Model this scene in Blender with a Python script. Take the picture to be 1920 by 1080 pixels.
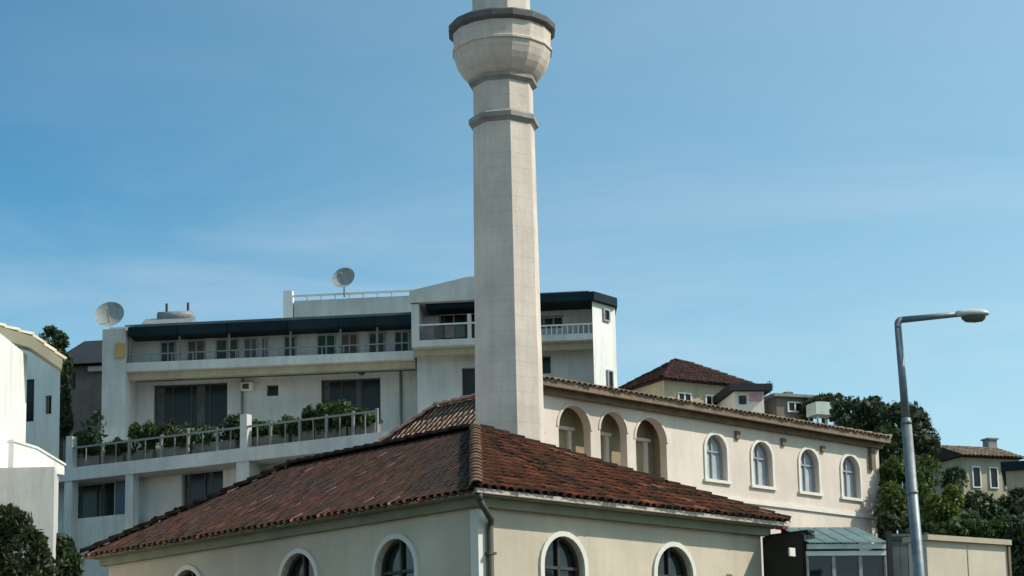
import bpy, bmesh, math, random
from mathutils import Vector, Matrix
random.seed(7)
for o in list(bpy.data.objects): bpy.data.objects.remove(o, do_unlink=True)
S = bpy.context.scene
COL = S.collection
R_ = math.radians

# ------------------------------------------------------------------ camera
FPX, PYC, PITCH, ROLL, EYE = 3550.0, 858.0, R_(9), R_(1.2), 1.6
Fw = Vector((0, math.cos(PITCH), math.sin(PITCH)))
R0 = Vector((1, 0, 0)); U0 = R0.cross(Fw)
Uv = U0*math.cos(ROLL)+R0*math.sin(ROLL)
Rv = R0*math.cos(ROLL)-U0*math.sin(ROLL)
OC = Vector((0, 0, EYE))
cam = bpy.data.cameras.new('camera'); camo = bpy.data.objects.new('camera', cam); COL.objects.link(camo)
cam.sensor_width = 36; cam.lens = 36*FPX/1920; cam.shift_y = (PYC-540)/1920
cam.clip_start = .1; cam.clip_end = 5000
m3 = Matrix((Rv, Uv, -Fw)).transposed()
camo.matrix_world = Matrix.Translation(OC) @ m3.to_4x4()
S.camera = camo

# ------------------------------------------------------------------ sky, sun, exposure
SUN_AZ, SUN_EL = R_(96), R_(42)          # azimuth clockwise from +Y
w = bpy.data.worlds.new('World'); S.world = w; w.use_nodes = True
nt = w.node_tree; nd = nt.nodes; bg = nd['Background']
sky = nd.new('ShaderNodeTexSky'); sky.sky_type = 'NISHITA'; sky.sun_disc = False
sky.sun_elevation = SUN_EL; sky.sun_rotation = SUN_AZ
sky.air_density = 1.0; sky.dust_density = 1.0; sky.ozone_density = 2.2; sky.altitude = 50
def lk(a, b): nt.links.new(a, b)
gm = nd.new('ShaderNodeGamma'); gm.inputs[1].default_value = 1.5; lk(sky.outputs[0], gm.inputs[0])
tint = nd.new('ShaderNodeMixRGB'); tint.blend_type = 'MULTIPLY'; tint.inputs[0].default_value = 1
tint.inputs[2].default_value = (.74, 1.2, 1.0, 1); lk(gm.outputs[0], tint.inputs[1])
tc = nd.new('ShaderNodeTexCoord')
dt = nd.new('ShaderNodeVectorMath'); dt.operation = 'DOT_PRODUCT'; lk(tc.outputs['Generated'], dt.inputs[0])   # sunward haze
dt.inputs[1].default_value = (math.sin(SUN_AZ)*math.cos(SUN_EL), math.cos(SUN_AZ)*math.cos(SUN_EL), math.sin(SUN_EL))
hz = nd.new('ShaderNodeMapRange'); hz.inputs[1].default_value = -.06; hz.inputs[2].default_value = .8; hz.inputs[3].default_value = 0; hz.inputs[4].default_value = .72
lk(dt.outputs['Value'], hz.inputs[0])
hm = nd.new('ShaderNodeMixRGB'); hm.inputs[2].default_value = (9.4, 13.2, 14.2, 1); lk(hz.outputs[0], hm.inputs[0]); lk(tint.outputs[0], hm.inputs[1])
mp = nd.new('ShaderNodeMapping'); mp.inputs['Scale'].default_value = (2.2, 2.2, 10); mp.inputs['Rotation'].default_value = (0, R_(10), R_(20)); mp.inputs['Location'].default_value = (0, 0, .62)
ns = nd.new('ShaderNodeTexNoise'); ns.inputs['Scale'].default_value = 1.7; ns.inputs['Detail'].default_value = 8; ns.inputs['Roughness'].default_value = .58
ns.inputs['Distortion'].default_value = .6
rp = nd.new('ShaderNodeValToRGB'); rp.color_ramp.elements[0].position = .46; rp.color_ramp.elements[1].position = .85
rp.color_ramp.elements[1].color = (.42, .42, .42, 1)
mx = nd.new('ShaderNodeMixRGB'); mx.inputs[2].default_value = (11.8, 12.2, 13.2, 1)
lk(tc.outputs['Generated'], mp.inputs[0]); lk(mp.outputs[0], ns.inputs[0]); lk(ns.outputs[0], rp.inputs[0])
sz = nd.new('ShaderNodeSeparateXYZ'); lk(tc.outputs['Generated'], sz.inputs[0])                    # pale band all round the horizon
ez = nd.new('ShaderNodeMapRange'); ez.inputs[1].default_value = .29; ez.inputs[2].default_value = .07; ez.inputs[3].default_value = 0; ez.inputs[4].default_value = .5
lk(sz.outputs['Z'], ez.inputs[0])
h2 = nd.new('ShaderNodeMixRGB'); h2.inputs[2].default_value = (10.6, 12.3, 13.4, 1); lk(ez.outputs[0], h2.inputs[0]); lk(hm.outputs[0], h2.inputs[1])
cz = nd.new('ShaderNodeMapRange'); cz.inputs[1].default_value = .34; cz.inputs[2].default_value = .2; cz.inputs[3].default_value = .15; cz.inputs[4].default_value = 1; lk(sz.outputs['Z'], cz.inputs[0])
cm = nd.new('ShaderNodeMath'); cm.operation = 'MULTIPLY'; lk(rp.outputs[0], cm.inputs[0]); lk(cz.outputs[0], cm.inputs[1])
lk(cm.outputs[0], mx.inputs[0]); lk(h2.outputs[0], mx.inputs[1]); lk(mx.outputs[0], bg.inputs[0])
bg.inputs[1].default_value = .058
sl = bpy.data.lights.new('sun', 'SUN'); sl.energy = 3.7; sl.angle = R_(.53); sl.color = (1, .93, .82)
so = bpy.data.objects.new('sun', sl); COL.objects.link(so)
sd = Vector((math.sin(SUN_AZ)*math.cos(SUN_EL), math.cos(SUN_AZ)*math.cos(SUN_EL), math.sin(SUN_EL)))
so.rotation_euler = sd.to_track_quat('Z', 'Y').to_euler(); so.location = (30, 0, 40)
S.view_settings.view_transform = 'Standard'; S.view_settings.look = 'None'
S.view_settings.exposure = .25; S.view_settings.gamma = 1

# ------------------------------------------------------------------ helpers
def ray(px, py): return Fw+Rv*((px-960)/FPX)+Uv*((PYC-py)/FPX)
def at(px, py, Y):
    d = ray(px, py); return OC+d*(Y/d.y)
class Fr:                                   # a plan frame: local x, local y (turned left), absolute z
    def __init__(s, P, ang):
        s.P = Vector((P[0], P[1])); a = R_(ang); s.ang = a
        s.x = Vector((math.cos(a), math.sin(a))); s.y = Vector((-s.x.y, s.x.x))
    def w(s, x, y, z):
        q = s.P+s.x*x+s.y*y; return Vector((q.x, q.y, z))
    def onx(s, px, py, y0=0):               # (local x, z) where the sight line meets the plane y = y0
        d = ray(px, py); t = (s.P+s.y*y0-OC.xy).dot(s.y)/d.xy.dot(s.y); q = OC+d*t
        return (q.xy-s.P).dot(s.x), q.z
    def ony(s, px, py, x0=0):
        d = ray(px, py); t = (s.P+s.x*x0-OC.xy).dot(s.x)/d.xy.dot(s.x); q = OC+d*t
        return (q.xy-s.P).dot(s.y), q.z
WORLD = Fr((0, 0), 0)

def thing(name, label, cat, P, ang=0, group=None):
    o = bpy.data.objects.new(name, None); COL.objects.link(o)
    o.location = P; o.rotation_euler = (0, 0, ang); o.empty_display_size = .3
    o['label'] = label; o['category'] = cat
    if group: o['group'] = group
    o['_r'] = 1
    return o
def rootmat(o):
    while o.parent: o = o.parent
    return Matrix.Translation(o.location) @ o.rotation_euler.to_matrix().to_4x4()
class MB:
    def __init__(s, fr=WORLD): s.v = []; s.f = []; s.fr = fr; s.sm = False
    def add(s, vs, fs):
        b = len(s.v); s.v += [s.fr.w(*p) for p in vs]; s.f += [[b+i for i in f] for f in fs]; return s
    def box(s, x0, x1, y0, y1, z0, z1):
        return s.add([(x0,y0,z0),(x1,y0,z0),(x1,y1,z0),(x0,y1,z0),(x0,y0,z1),(x1,y0,z1),(x1,y1,z1),(x0,y1,z1)],
                     [(0,3,2,1),(4,5,6,7),(0,1,5,4),(1,2,6,5),(2,3,7,6),(3,0,4,7)])
    def prism(s, poly, z0, z1):             # plan polygon (counter-clockwise) stood up
        n = len(poly)
        return s.add([(x,y,z0) for x,y in poly]+[(x,y,z1) for x,y in poly],
                     [list(range(n))[::-1], list(range(n,2*n))]+[(i,(i+1)%n,n+(i+1)%n,n+i) for i in range(n)])
    def xz(s, poly, y0, y1):                # outline in x,z pushed along y
        n = len(poly)
        return s.add([(x,y0,z) for x,z in poly]+[(x,y1,z) for x,z in poly],
                     [list(range(n)), list(range(n,2*n))[::-1]]+[((i+1)%n,i,n+i,n+(i+1)%n) for i in range(n)])
    def tube(s, a, b, r0, r1=None, n=10, cap=True):
        r1 = r0 if r1 is None else r1
        a = Vector(a); b = Vector(b); d = (b-a).normalized()
        e = d.orthogonal().normalized(); g = d.cross(e)
        vs = [tuple(a+(e*math.cos(t)+g*math.sin(t))*r0) for t in [2*math.pi*i/n for i in range(n)]]
        vs += [tuple(b+(e*math.cos(t)+g*math.sin(t))*r1) for t in [2*math.pi*i/n for i in range(n)]]
        fs = [(i,(i+1)%n,n+(i+1)%n,n+i) for i in range(n)]
        if cap: fs += [list(range(n))[::-1], list(range(n,2*n))]
        return s.add(vs, fs)
    def path(s, pts, rad, n=8):
        for i in range(len(pts)-1):
            r = rad if not isinstance(rad, (list,tuple)) else rad[i]
            r2 = rad if not isinstance(rad, (list,tuple)) else rad[i+1]
            s.tube(pts[i], pts[i+1], r, r2, n)
        return s
    def lathe(s, prof, n, c=(0,0), a0=0, cap=True):
        vs = []; fs = []
        for r, z in prof:
            for i in range(n):
                t = a0+2*math.pi*i/n; vs.append((c[0]+r*math.cos(t), c[1]+r*math.sin(t), z))
        for k in range(len(prof)-1):
            for i in range(n):
                j = (i+1) % n; fs.append((k*n+i, k*n+j, (k+1)*n+j, (k+1)*n+i))
        if cap: fs += [list(range(n))[::-1], [(len(prof)-1)*n+i for i in range(n)]]
        return s.add(vs, fs)
    def wall(s, mapf, u0, u1, z0, z1, ops, rev):   # a wall face with real openings; ops: (centre, width, sill, spring, top)
        pv = u0
        def q(*p):
            b = len(s.v); s.v += [s.fr.w(*mapf(*t)) for t in p]; s.f.append(list(range(b, b+len(p))))
        for uc, wd, zb, zs, zt in sorted(ops):
            a, b = uc-wd/2, uc+wd/2
            q((pv,0,z0),(a,0,z0),(a,0,z1),(pv,0,z1))
            if zb > z0: q((a,0,z0),(b,0,z0),(b,0,zb),(a,0,zb)); q((a,0,zb),(b,0,zb),(b,rev,zb),(a,rev,zb))
            arc = arch(uc, wd, zs, zt)
            for i in range(len(arc)-1):
                (ua,za),(ub,zc) = arc[i], arc[i+1]
                q((ua,0,za),(ub,0,zc),(ub,0,z1),(ua,0,z1)); q((ua,0,za),(ua,rev,za),(ub,rev,zc),(ub,0,zc))
            for e in (a, b): q((e,0,zb),(e,rev,zb),(e,rev,zs),(e,0,zs))
            pv = b
        q((pv,0,z0),(u1,0,z0),(u1,0,z1),(pv,0,z1))
        return s
    def build(s, name, mat, parent=None, smooth=False, kind=None):
        me = bpy.data.meshes.new(name)
        v = s.v
        if parent is not None:
            mi = rootmat(parent).inverted(); v = [mi @ p for p in v]
        me.from_pydata([tuple(p) for p in v], [], s.f); me.update()
        if smooth: me.polygons.foreach_set('use_smooth', [True]*len(me.polygons))
        if mat: me.materials.append(mat)
        o = bpy.data.objects.new(name, me); COL.objects.link(o)
        if parent is not None: o.parent = parent
        if kind: o['kind'] = kind
        return o
def arch(uc, wd, zs, zt, n=10):
    if zt-zs < .01: return [(uc-wd/2, zs), (uc+wd/2, zs)]
    return [(uc-wd/2*math.cos(math.pi*i/n), zs+(zt-zs)*math.sin(math.pi*i/n)) for i in range(n+1)]

# ------------------------------------------------------------------ materials
def mat(name, col, rough=.85, var=.12, scale=1.5, bump=0, bscale=30, streak=0, col2=None, spec=.3, metal=0, cvar=0, patch=None):
    m = bpy.data.materials.new(name); m.use_nodes = True; t = m.node_tree; n = t.nodes; b = n['Principled BSDF']
    b.inputs['Roughness'].default_value = rough; b.inputs['Specular IOR Level'].default_value = spec; b.inputs['Metallic'].default_value = metal
    c = n.new('ShaderNodeTexCoord'); geo = n.new('ShaderNodeNewGeometry')
    no = n.new('ShaderNodeTexNoise'); no.inputs['Scale'].default_value = scale; no.inputs['Detail'].default_value = 7; no.inputs['Roughness'].default_value = .6
    t.links.new(geo.outputs['Position'], no.inputs[0])
    r = n.new('ShaderNodeValToRGB'); r.color_ramp.elements[0].position = .32; r.color_ramp.elements[1].position = .68
    lo = col2 if col2 else tuple(x*(1-var) for x in col)
    r.color_ramp.elements[0].color = (*lo, 1); r.color_ramp.elements[1].color = (*[min(1, x*(1+var*.5)) for x in col], 1)
    t.links.new(no.outputs[0], r.inputs[0]); out = r.outputs[0]
    if streak:                               # rain streaks and grime, narrow in plan and long in height
        mpn = n.new('ShaderNodeMapping'); mpn.inputs['Scale'].default_value = (2.3, 2.3, .3)
        n2 = n.new('ShaderNodeTexNoise'); n2.inputs['Scale'].default_value = 1.6; n2.inputs['Detail'].default_value = 6; n2.inputs['Roughness'].default_value = .7
        r2 = n.new('ShaderNodeValToRGB'); r2.color_ramp.elements[0].position = .44; r2.color_ramp.elements[1].position = .74
        mm = n.new('ShaderNodeMath'); mm.operation = 'MULTIPLY'; mm.inputs[1].default_value = streak
        x = n.new('ShaderNodeMixRGB'); x.inputs[2].default_value = (*[v*.42 for v in col], 1)
        t.links.new(geo.outputs['Position'], mpn.inputs[0]); t.links.new(mpn.outputs[0], n2.inputs[0]); t.links.new(n2.outputs[0], r2.inputs[0])
        t.links.new(r2.outputs[0], mm.inputs[0]); t.links.new(mm.outputs[0], x.inputs[0]); t.links.new(out, x.inputs[1]); out = x.outputs[0]
    if patch:                                # lichen and soot in broad patches
        n4 = n.new('ShaderNodeTexNoise'); n4.inputs['Scale'].default_value = .55; n4.inputs['Detail'].default_value = 6; n4.inputs['Roughness'].default_value = .65
        r4 = n.new('ShaderNodeValToRGB'); r4.color_ramp.elements[0].position = .5; r4.color_ramp.elements[1].position = .72; r4.color_ramp.elements[1].color = (.7, .7, .7, 1)
        x4 = n.new('ShaderNodeMixRGB'); x4.inputs[2].default_value = (*patch, 1)
        t.links.new(geo.outputs['Position'], n4.inputs[0]); t.links.new(n4.outputs[0], r4.inputs[0]); t.links.new(r4.outputs[0], x4.inputs[0]); t.links.new(out, x4.inputs[1]); out = x4.outputs[0]
    if cvar:                                 # every object a shade of its own
        oi = n.new('ShaderNodeObjectInfo'); hv = n.new('ShaderNodeHueSaturation')
        ma = n.new('ShaderNodeMapRange'); ma.inputs[3].default_value = 1-cvar; ma.inputs[4].default_value = 1+cvar
        t.links.new(oi.outputs['Random'], ma.inputs[0]); t.links.new(ma.outputs[0], hv.inputs['Value']); t.links.new(out, hv.inputs['Color']); out = hv.outputs[0]
    t.links.new(out, b.inputs['Base Color'])
    if bump:
        n3 = n.new('ShaderNodeTexNoise'); n3.inputs['Scale'].default_value = bscale; n3.inputs['Detail'].default_value = 5
        bp = n.new('ShaderNodeBump'); bp.inputs['Strength'].default_value = bump; bp.inputs['Distance'].default_value = .03
        t.links.new(geo.outputs['Position'], n3.inputs[0]); t.links.new(n3.outputs[0], bp.inputs['Height']); t.links.new(bp.outputs[0], b.inputs['Normal'])
    return m
def glass(name, col, rough=.06, spec=.5, wob=.15):
    m = mat(name, col, rough, .25, .8, wob, 1.2, spec=spec); return m
M = {}
M['stone'] = mat('minaret_stone', (.66, .56, .485), .9, .16, .9, .25, 14, streak=.35)
def courses(m, h=.42, dark=.86):
    t = m.node_tree; n = t.nodes; b = n['Principled BSDF']; src = b.inputs['Base Color'].links[0].from_socket
    g_ = n.new('ShaderNodeNewGeometry'); sp = n.new('ShaderNodeSeparateXYZ'); t.links.new(g_.outputs['Position'], sp.inputs[0])
    dv = n.new('ShaderNodeMath'); dv.operation = 'DIVIDE'; dv.inputs[1].default_value = h; t.links.new(sp.outputs['Z'], dv.inputs[0])
    fr_ = n.new('ShaderNodeMath'); fr_.operation = 'FRACT'; t.links.new(dv.outputs[0], fr_.inputs[0])
    lt = n.new('ShaderNodeMath'); lt.operation = 'LESS_THAN'; lt.inputs[1].default_value = .045; t.links.new(fr_.outputs[0], lt.inputs[0])
    x = n.new('ShaderNodeMixRGB'); x.blend_type = 'MULTIPLY'; x.inputs[2].default_value = (dark, dark, dark, 1)
    t.links.new(lt.outputs[0], x.inputs[0]); t.links.new(src, x.inputs[1]); t.links.new(x.outputs[0], b.inputs['Base Color'])
courses(M['stone'])
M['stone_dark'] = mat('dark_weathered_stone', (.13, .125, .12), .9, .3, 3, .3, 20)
M['stone_ring'] = mat('grey_moulding_stone', (.3, .285, .26), .9, .25, 2, .25, 20)
M['cream'] = mat('cream_render', (.60, .515, .40), .92, .24, .3, .2, 40, streak=.2)
M['hall'] = mat('pale_pink_render', (.69, .585, .505), .92, .2, .3, .2, 40, streak=.2)
M['rail'] = mat('grey_green_rail', (.22, .235, .215), .7, .15, 3)
M['trim'] = mat('white_trim_paint', (.70, .665, .59), .7, .06, 3, .1, 40)
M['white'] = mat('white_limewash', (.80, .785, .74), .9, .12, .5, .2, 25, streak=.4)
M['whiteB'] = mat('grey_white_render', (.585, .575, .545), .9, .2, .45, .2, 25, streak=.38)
M['soffit'] = mat('olive_painted_soffit', (.26, .26, .18), .8, .2, 2)
M['gutter'] = mat('pinkish_painted_gutter', (.50, .42, .35), .55, .2, 2, spec=.4)
M['pipe'] = mat('dark_green_downpipe', (.07, .075, .055), .6, .2, 3)
M['fascia'] = mat('brown_timber_fascia', (.21, .155, .105), .8, .3, 3, .2, 30, streak=.3)
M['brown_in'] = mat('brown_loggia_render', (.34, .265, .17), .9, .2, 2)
M['lead'] = mat('dark_roof_underlay', (.045, .03, .024), .9, .3, 2)
TILES = [mat('tile_brown', (.074, .029, .017), .92, .35, 7, .3, 40, cvar=.16, spec=.08, patch=(.045, .036, .026)), mat('tile_red', (.125, .039, .021), .92, .35, 7, .3, 40, cvar=.18, spec=.08, patch=(.06, .04, .028)),
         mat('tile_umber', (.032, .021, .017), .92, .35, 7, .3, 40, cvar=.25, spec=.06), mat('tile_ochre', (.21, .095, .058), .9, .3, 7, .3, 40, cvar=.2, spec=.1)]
PINK = [mat('tile_salmon', (.54, .34, .25), .85, .3, 6, .3, 40, cvar=.2), mat('tile_rose', (.60, .41, .31), .85, .3, 6, .3, 40, cvar=.2),
        mat('tile_clay', (.46, .26, .18), .85, .3, 6, .3, 40, cvar=.2), mat('tile_faded', (.62, .47, .37), .85, .3, 6, .3, 40, cvar=.2)]
HALLT = [mat('tile_greybrown', (.20, .145, .105), .9, .3, 6, .3, 40, cvar=.2), mat('tile_tan', (.27, .195, .135), .9, .3, 6, .3, 40, cvar=.2)]
REDT = [mat('tile_dark_red', (.055, .022, .018), .85, .3, 6, .3, 40, cvar=.3), mat('tile_maroon', (.075, .028, .021), .85, .3, 6, .3, 40, cvar=.3)]
M['hip'] = mat('ridge_tile_clay', (.21, .12, .078), .85, .3, 6, .3, 40, cvar=.2)
M['glass'] = glass('dark_window_glass', (.012, .016, .017), .05, .5)
M['glass_far'] = glass('far_window_glass', (.012, .016, .016), .22, .3)
M['glass_pale'] = mat('curtained_pane', (.40, .455, .49), .12, .2, 2.2, .06, 2, spec=.8)
M['curtain'] = mat('grey_curtain', (.085, .09, .088), .9, .4, 6)
M['frame_dark'] = mat('dark_window_frame', (.05, .055, .05), .5, .2, 3)
M['frame_grey'] = mat('grey_window_frame', (.32, .31, .32), .5, .15, 3)
M['frame_white'] = mat('white_window_frame', (.72, .72, .70), .5, .1, 3)
M['navy'] = mat('navy_canopy_sheet', (.009, .020, .027), .7, .3, 2, spec=.12)
M['navy2'] = mat('teal_canopy_sheet', (.012, .027, .034), .7, .3, 2, spec=.12)
M['metal'] = mat('galvanised_steel', (.20, .225, .24), .5, .3, 6, spec=.5, metal=.35)
M['tank'] = mat('grey_tank_steel', (.22, .23, .23), .5, .3, 5, spec=.4)
M['dish'] = mat('weathered_dish', (.30, .31, .30), .6, .25, 5)
M['black'] = mat('black_steel', (.02, .022, .022), .5, .3, 5)
M['dgreen'] = mat('black_green_panel', (.012, .020, .014), .6, .4, 3, spec=.3)
M['darkwood'] = mat('dark_board', (.022, .022, .018), .7, .4, 3)
M['grey'] = mat('grey_sheet_steel', (.10, .115, .115), .55, .25, 2.5, streak=.3)
M['corr'] = mat('pale_green_sheet', (.52, .58, .52), .45, .2, 2.5, spec=.5, streak=.35)
M['brown_wall'] = mat('grey_brown_wall', (.20, .17, .15), .9, .3, 1.2, streak=.3)
M['dark_roof'] = mat('slate_roof', (.022, .026, .032), .75, .3, 3, .3, 30)
M['sand'] = mat('sand_wall', (.44, .385, .27), .9, .15, 1, streak=.3)
M['pinkcloth'] = mat('pink_cloth', (.55, .30, .33), .9, .2, 5)
M['orange'] = mat('orange_cloth', (.52, .32, .12), .8, .2, 5)
M['red'] = mat('red_paint', (.20, .03, .025), .6, .3, 5)
M['bark'] = mat('bark', (.085, .065, .048), .95, .4, 5, .5, 20)
M['asphalt'] = mat('ground_earth', (.085, .075, .058), .95, .4, .4, .5, 6)
def leafmat(name, c, c2):
    m = bpy.data.materials.new(name); m.use_nodes = True; t = m.node_tree; n = t.nodes; b = n['Principled BSDF']
    b.inputs['Roughness'].default_value = .6; b.inputs['Specular IOR Level'].default_value = .25
    g = n.new('ShaderNodeNewGeometry'); r = n.new('ShaderNodeValToRGB')
    r.color_ramp.elements[0].color = (*c2, 1); r.color_ramp.elements[1].color = (*c, 1)
    t.links.new(g.outputs['Random Per Island'], r.inputs[0]); t.links.new(r.outputs[0], b.inputs['Base Color'])
    tr = n.new('ShaderNodeBsdfTranslucent'); t.links.new(r.outputs[0], tr.inputs[0])
    ms = n.new('ShaderNodeMixShader'); ms.inputs[0].default_value = .25
    t.links.new(b.outputs[0], ms.inputs[1]); t.links.new(tr.outputs[0], ms.inputs[2]); t.links.new(ms.outputs[0], n['Material Output'].inputs[0])
    return m
LEAF_D = leafmat('leaf_dark', (.075, .112, .046), (.022, .044, .021))
LEAF_M = leafmat('leaf_mid', (.085, .135, .038), (.030, .056, .018))
LEAF_Y = leafmat('leaf_yellow_green', (.15, .20, .035), (.07, .11, .025))
LEAF_O = leafmat('leaf_olive', (.078, .095, .034), (.030, .042, .016))

# ------------------------------------------------------------------ ground
def hgt(x, y):
    def ss(a, b, t): t = max(0, min(1, (t-a)/(b-a))); return t*t*(3-2*t)
    return 7.6*ss(50, 66, y)+2.6*ss(66, 95, y)+.25*math.sin(x*.13)*math.sin(y*.11)*ss(20, 50, y)
g = MB(); xs = [-1600,-600,-250,-120]+list(range(-80, 81, 5))+[120,250,600,1600]
ys = [-600,-200,-60]+list(range(-20, 141, 4))+[200,400,900,2500]
for y in ys:
    for x in xs: g.v.append(Vector((x, y, hgt(x, y))))
nx = len(xs)
for j in range(len(ys)-1):
    for i in range(nx-1): g.f.append([j*nx+i, j*nx+i+1, (j+1)*nx+i+1, (j+1)*nx+i])
gr = g.build('ground', M['asphalt'], smooth=True); gr['kind'] = 'structure'

# ------------------------------------------------------------------ roof tiles
def tile_mesh(name, mt, wdt=.21, ln=.37, n=5):
    v = []; f = []
    for k, (yy, rr, lift) in enumerate(((-ln*.5, 1, .030), (ln*.5, .84, 0))):
        for i in range(n+1):
            a = math.pi*i/n; v.append((-math.cos(a)*wdt*.5*rr, yy, math.sin(a)*wdt*.36*rr+lift))
    for i in range(n): f.append((i, i+1, n+2+i, n+1+i))
    for i in range(n+1): v.append((v[i][0]*.84, v[i][1]+.004, (v[i][2]-.03)*.78+.03-.004))
    b = 2*(n+1)
    for i in range(n): f.append((i+1, i, b+i, b+i+1))
    me = bpy.data.meshes.new(name); me.from_pydata(v, [], f); me.update()
    me.polygons.foreach_set('use_smooth', [True]*len(f)); me.materials.append(mt); return me
TM = {}
def tm(mt, wdt=.21, ln=.37):
    k = (mt.name, wdt, ln)
    if k not in TM: TM[k] = tile_mesh('tile', mt, wdt, ln)
    return TM[k]
def inpoly(p, poly):
    c = False; n = len(poly)
    for i in range(n):
        (x1,y1),(x2,y2) = poly[i], poly[(i+1) % n]
        if (y1 > p[1]) != (y2 > p[1]) and p[0] < (x2-x1)*(p[1]-y1)/(y2-y1)+x1: c = not c
    return c
def place(me, name, mw, parent):
    o = bpy.data.objects.new(name, me); COL.objects.link(o); o.parent = parent
    o.matrix_basis = rootmat(parent).inverted() @ mw; return o
def joined(items, name, parent):             # the tiles past the limit: one mesh, still real tiles
    v = []; f = []; mi = []; mats = []
    inv = rootmat(parent).inverted()
    for me, mw in items:
        b = len(v); T = inv @ mw; v += [tuple(T @ q.co) for q in me.vertices]
        mt = me.materials[0]
        if mt not in mats: mats.append(mt)
        for p in me.polygons: f.append([b+i for i in p.vertices]); mi.append(mats.index(mt))
    if not v: return
    me = bpy.data.meshes.new(name); me.from_pydata(v, [], f); me.update()
    for m_ in mats: me.materials.append(m_)
    me.polygons.foreach_set('material_index', mi); me.polygons.foreach_set('use_smooth', [True]*len(f))
    o = bpy.data.objects.new(name, me); COL.objects.link(o); o.parent = parent; o['kind'] = 'stuff'
def tiled(slopes, mats, wts, roof, nmax, cw=.225, rl=.305, pick=None):
    items = []
    for pts, vis in slopes:                  # pts: eave a, eave b, then the top corners back to a
        a, b = pts[0], pts[1]; ex = (b-a).normalized(); c = pts[-1]
        nrm = ex.cross(c-a).normalized()
        if nrm.z < 0: nrm = -nrm
        ey = nrm.cross(ex).normalized()
        if ey.z < 0: ey = -ey
        poly = [((p-a).dot(ex), (p-a).dot(ey)) for p in pts]
        mxx = max(p[0] for p in poly); mxy = max(p[1] for p in poly)
        rot = Matrix((ex, ey, ex.cross(ey))).transposed()
        if rot.determinant() < 0: rot = Matrix((-ex, ey, (-ex).cross(ey))).transposed()
        for r in range(int(mxy/rl)+2):
            for k in range(int(mxx/cw)+2):
                u, v = cw*(k+.5), rl*(r+.42)-.06
                if not inpoly((u, max(v, .02)), poly): continue
                u += random.gauss(0, .006); v += random.gauss(0, .012)
                P = a+ex*u+ey*v+nrm*(.02+random.random()*.012)
                mt = pick(u, v) if (pick and vis == 2) else random.choices(mats, wts)[0]
                slip = 3.5 if random.random() < .04 else 1
                mw = Matrix.Translation(P) @ (rot @ Matrix.Rotation(random.gauss(0, .025)*slip, 3, 'Z') @ Matrix.Rotation(random.gauss(.02, .015), 3, 'X')).to_4x4()
                items.append((vis > 0, (P-OC).length, tm(mt), mw))
    items.sort(key=lambda t: (not t[0], t[1]))
    for t in items[:nmax]: place(t[2], 'tile', t[3], roof)
    joined([(t[2], t[3]) for t in items[nmax:]], 'tile_field', roof)
def caps(a, b, mt, roof, sp=.36):
    d = b-a; n = max(1, int(d.length/sp)); ey = d.normalized(); ex = ey.cross(Vector((0, 0, 1))).normalized()
    rot = Matrix((ex, ey, ex.cross(ey))).transposed()
    for i in range(n):
        P = a+d*((i+.5)/n)+Vector((0, 0, .02+random.random()*.01))
        place(tm(mt, .29, .46), 'ridge_tile', Matrix.Translation(P) @ (rot @ Matrix.Rotation(random.gauss(0, .03), 3, 'Z')).to_4x4(), roof)

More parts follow.
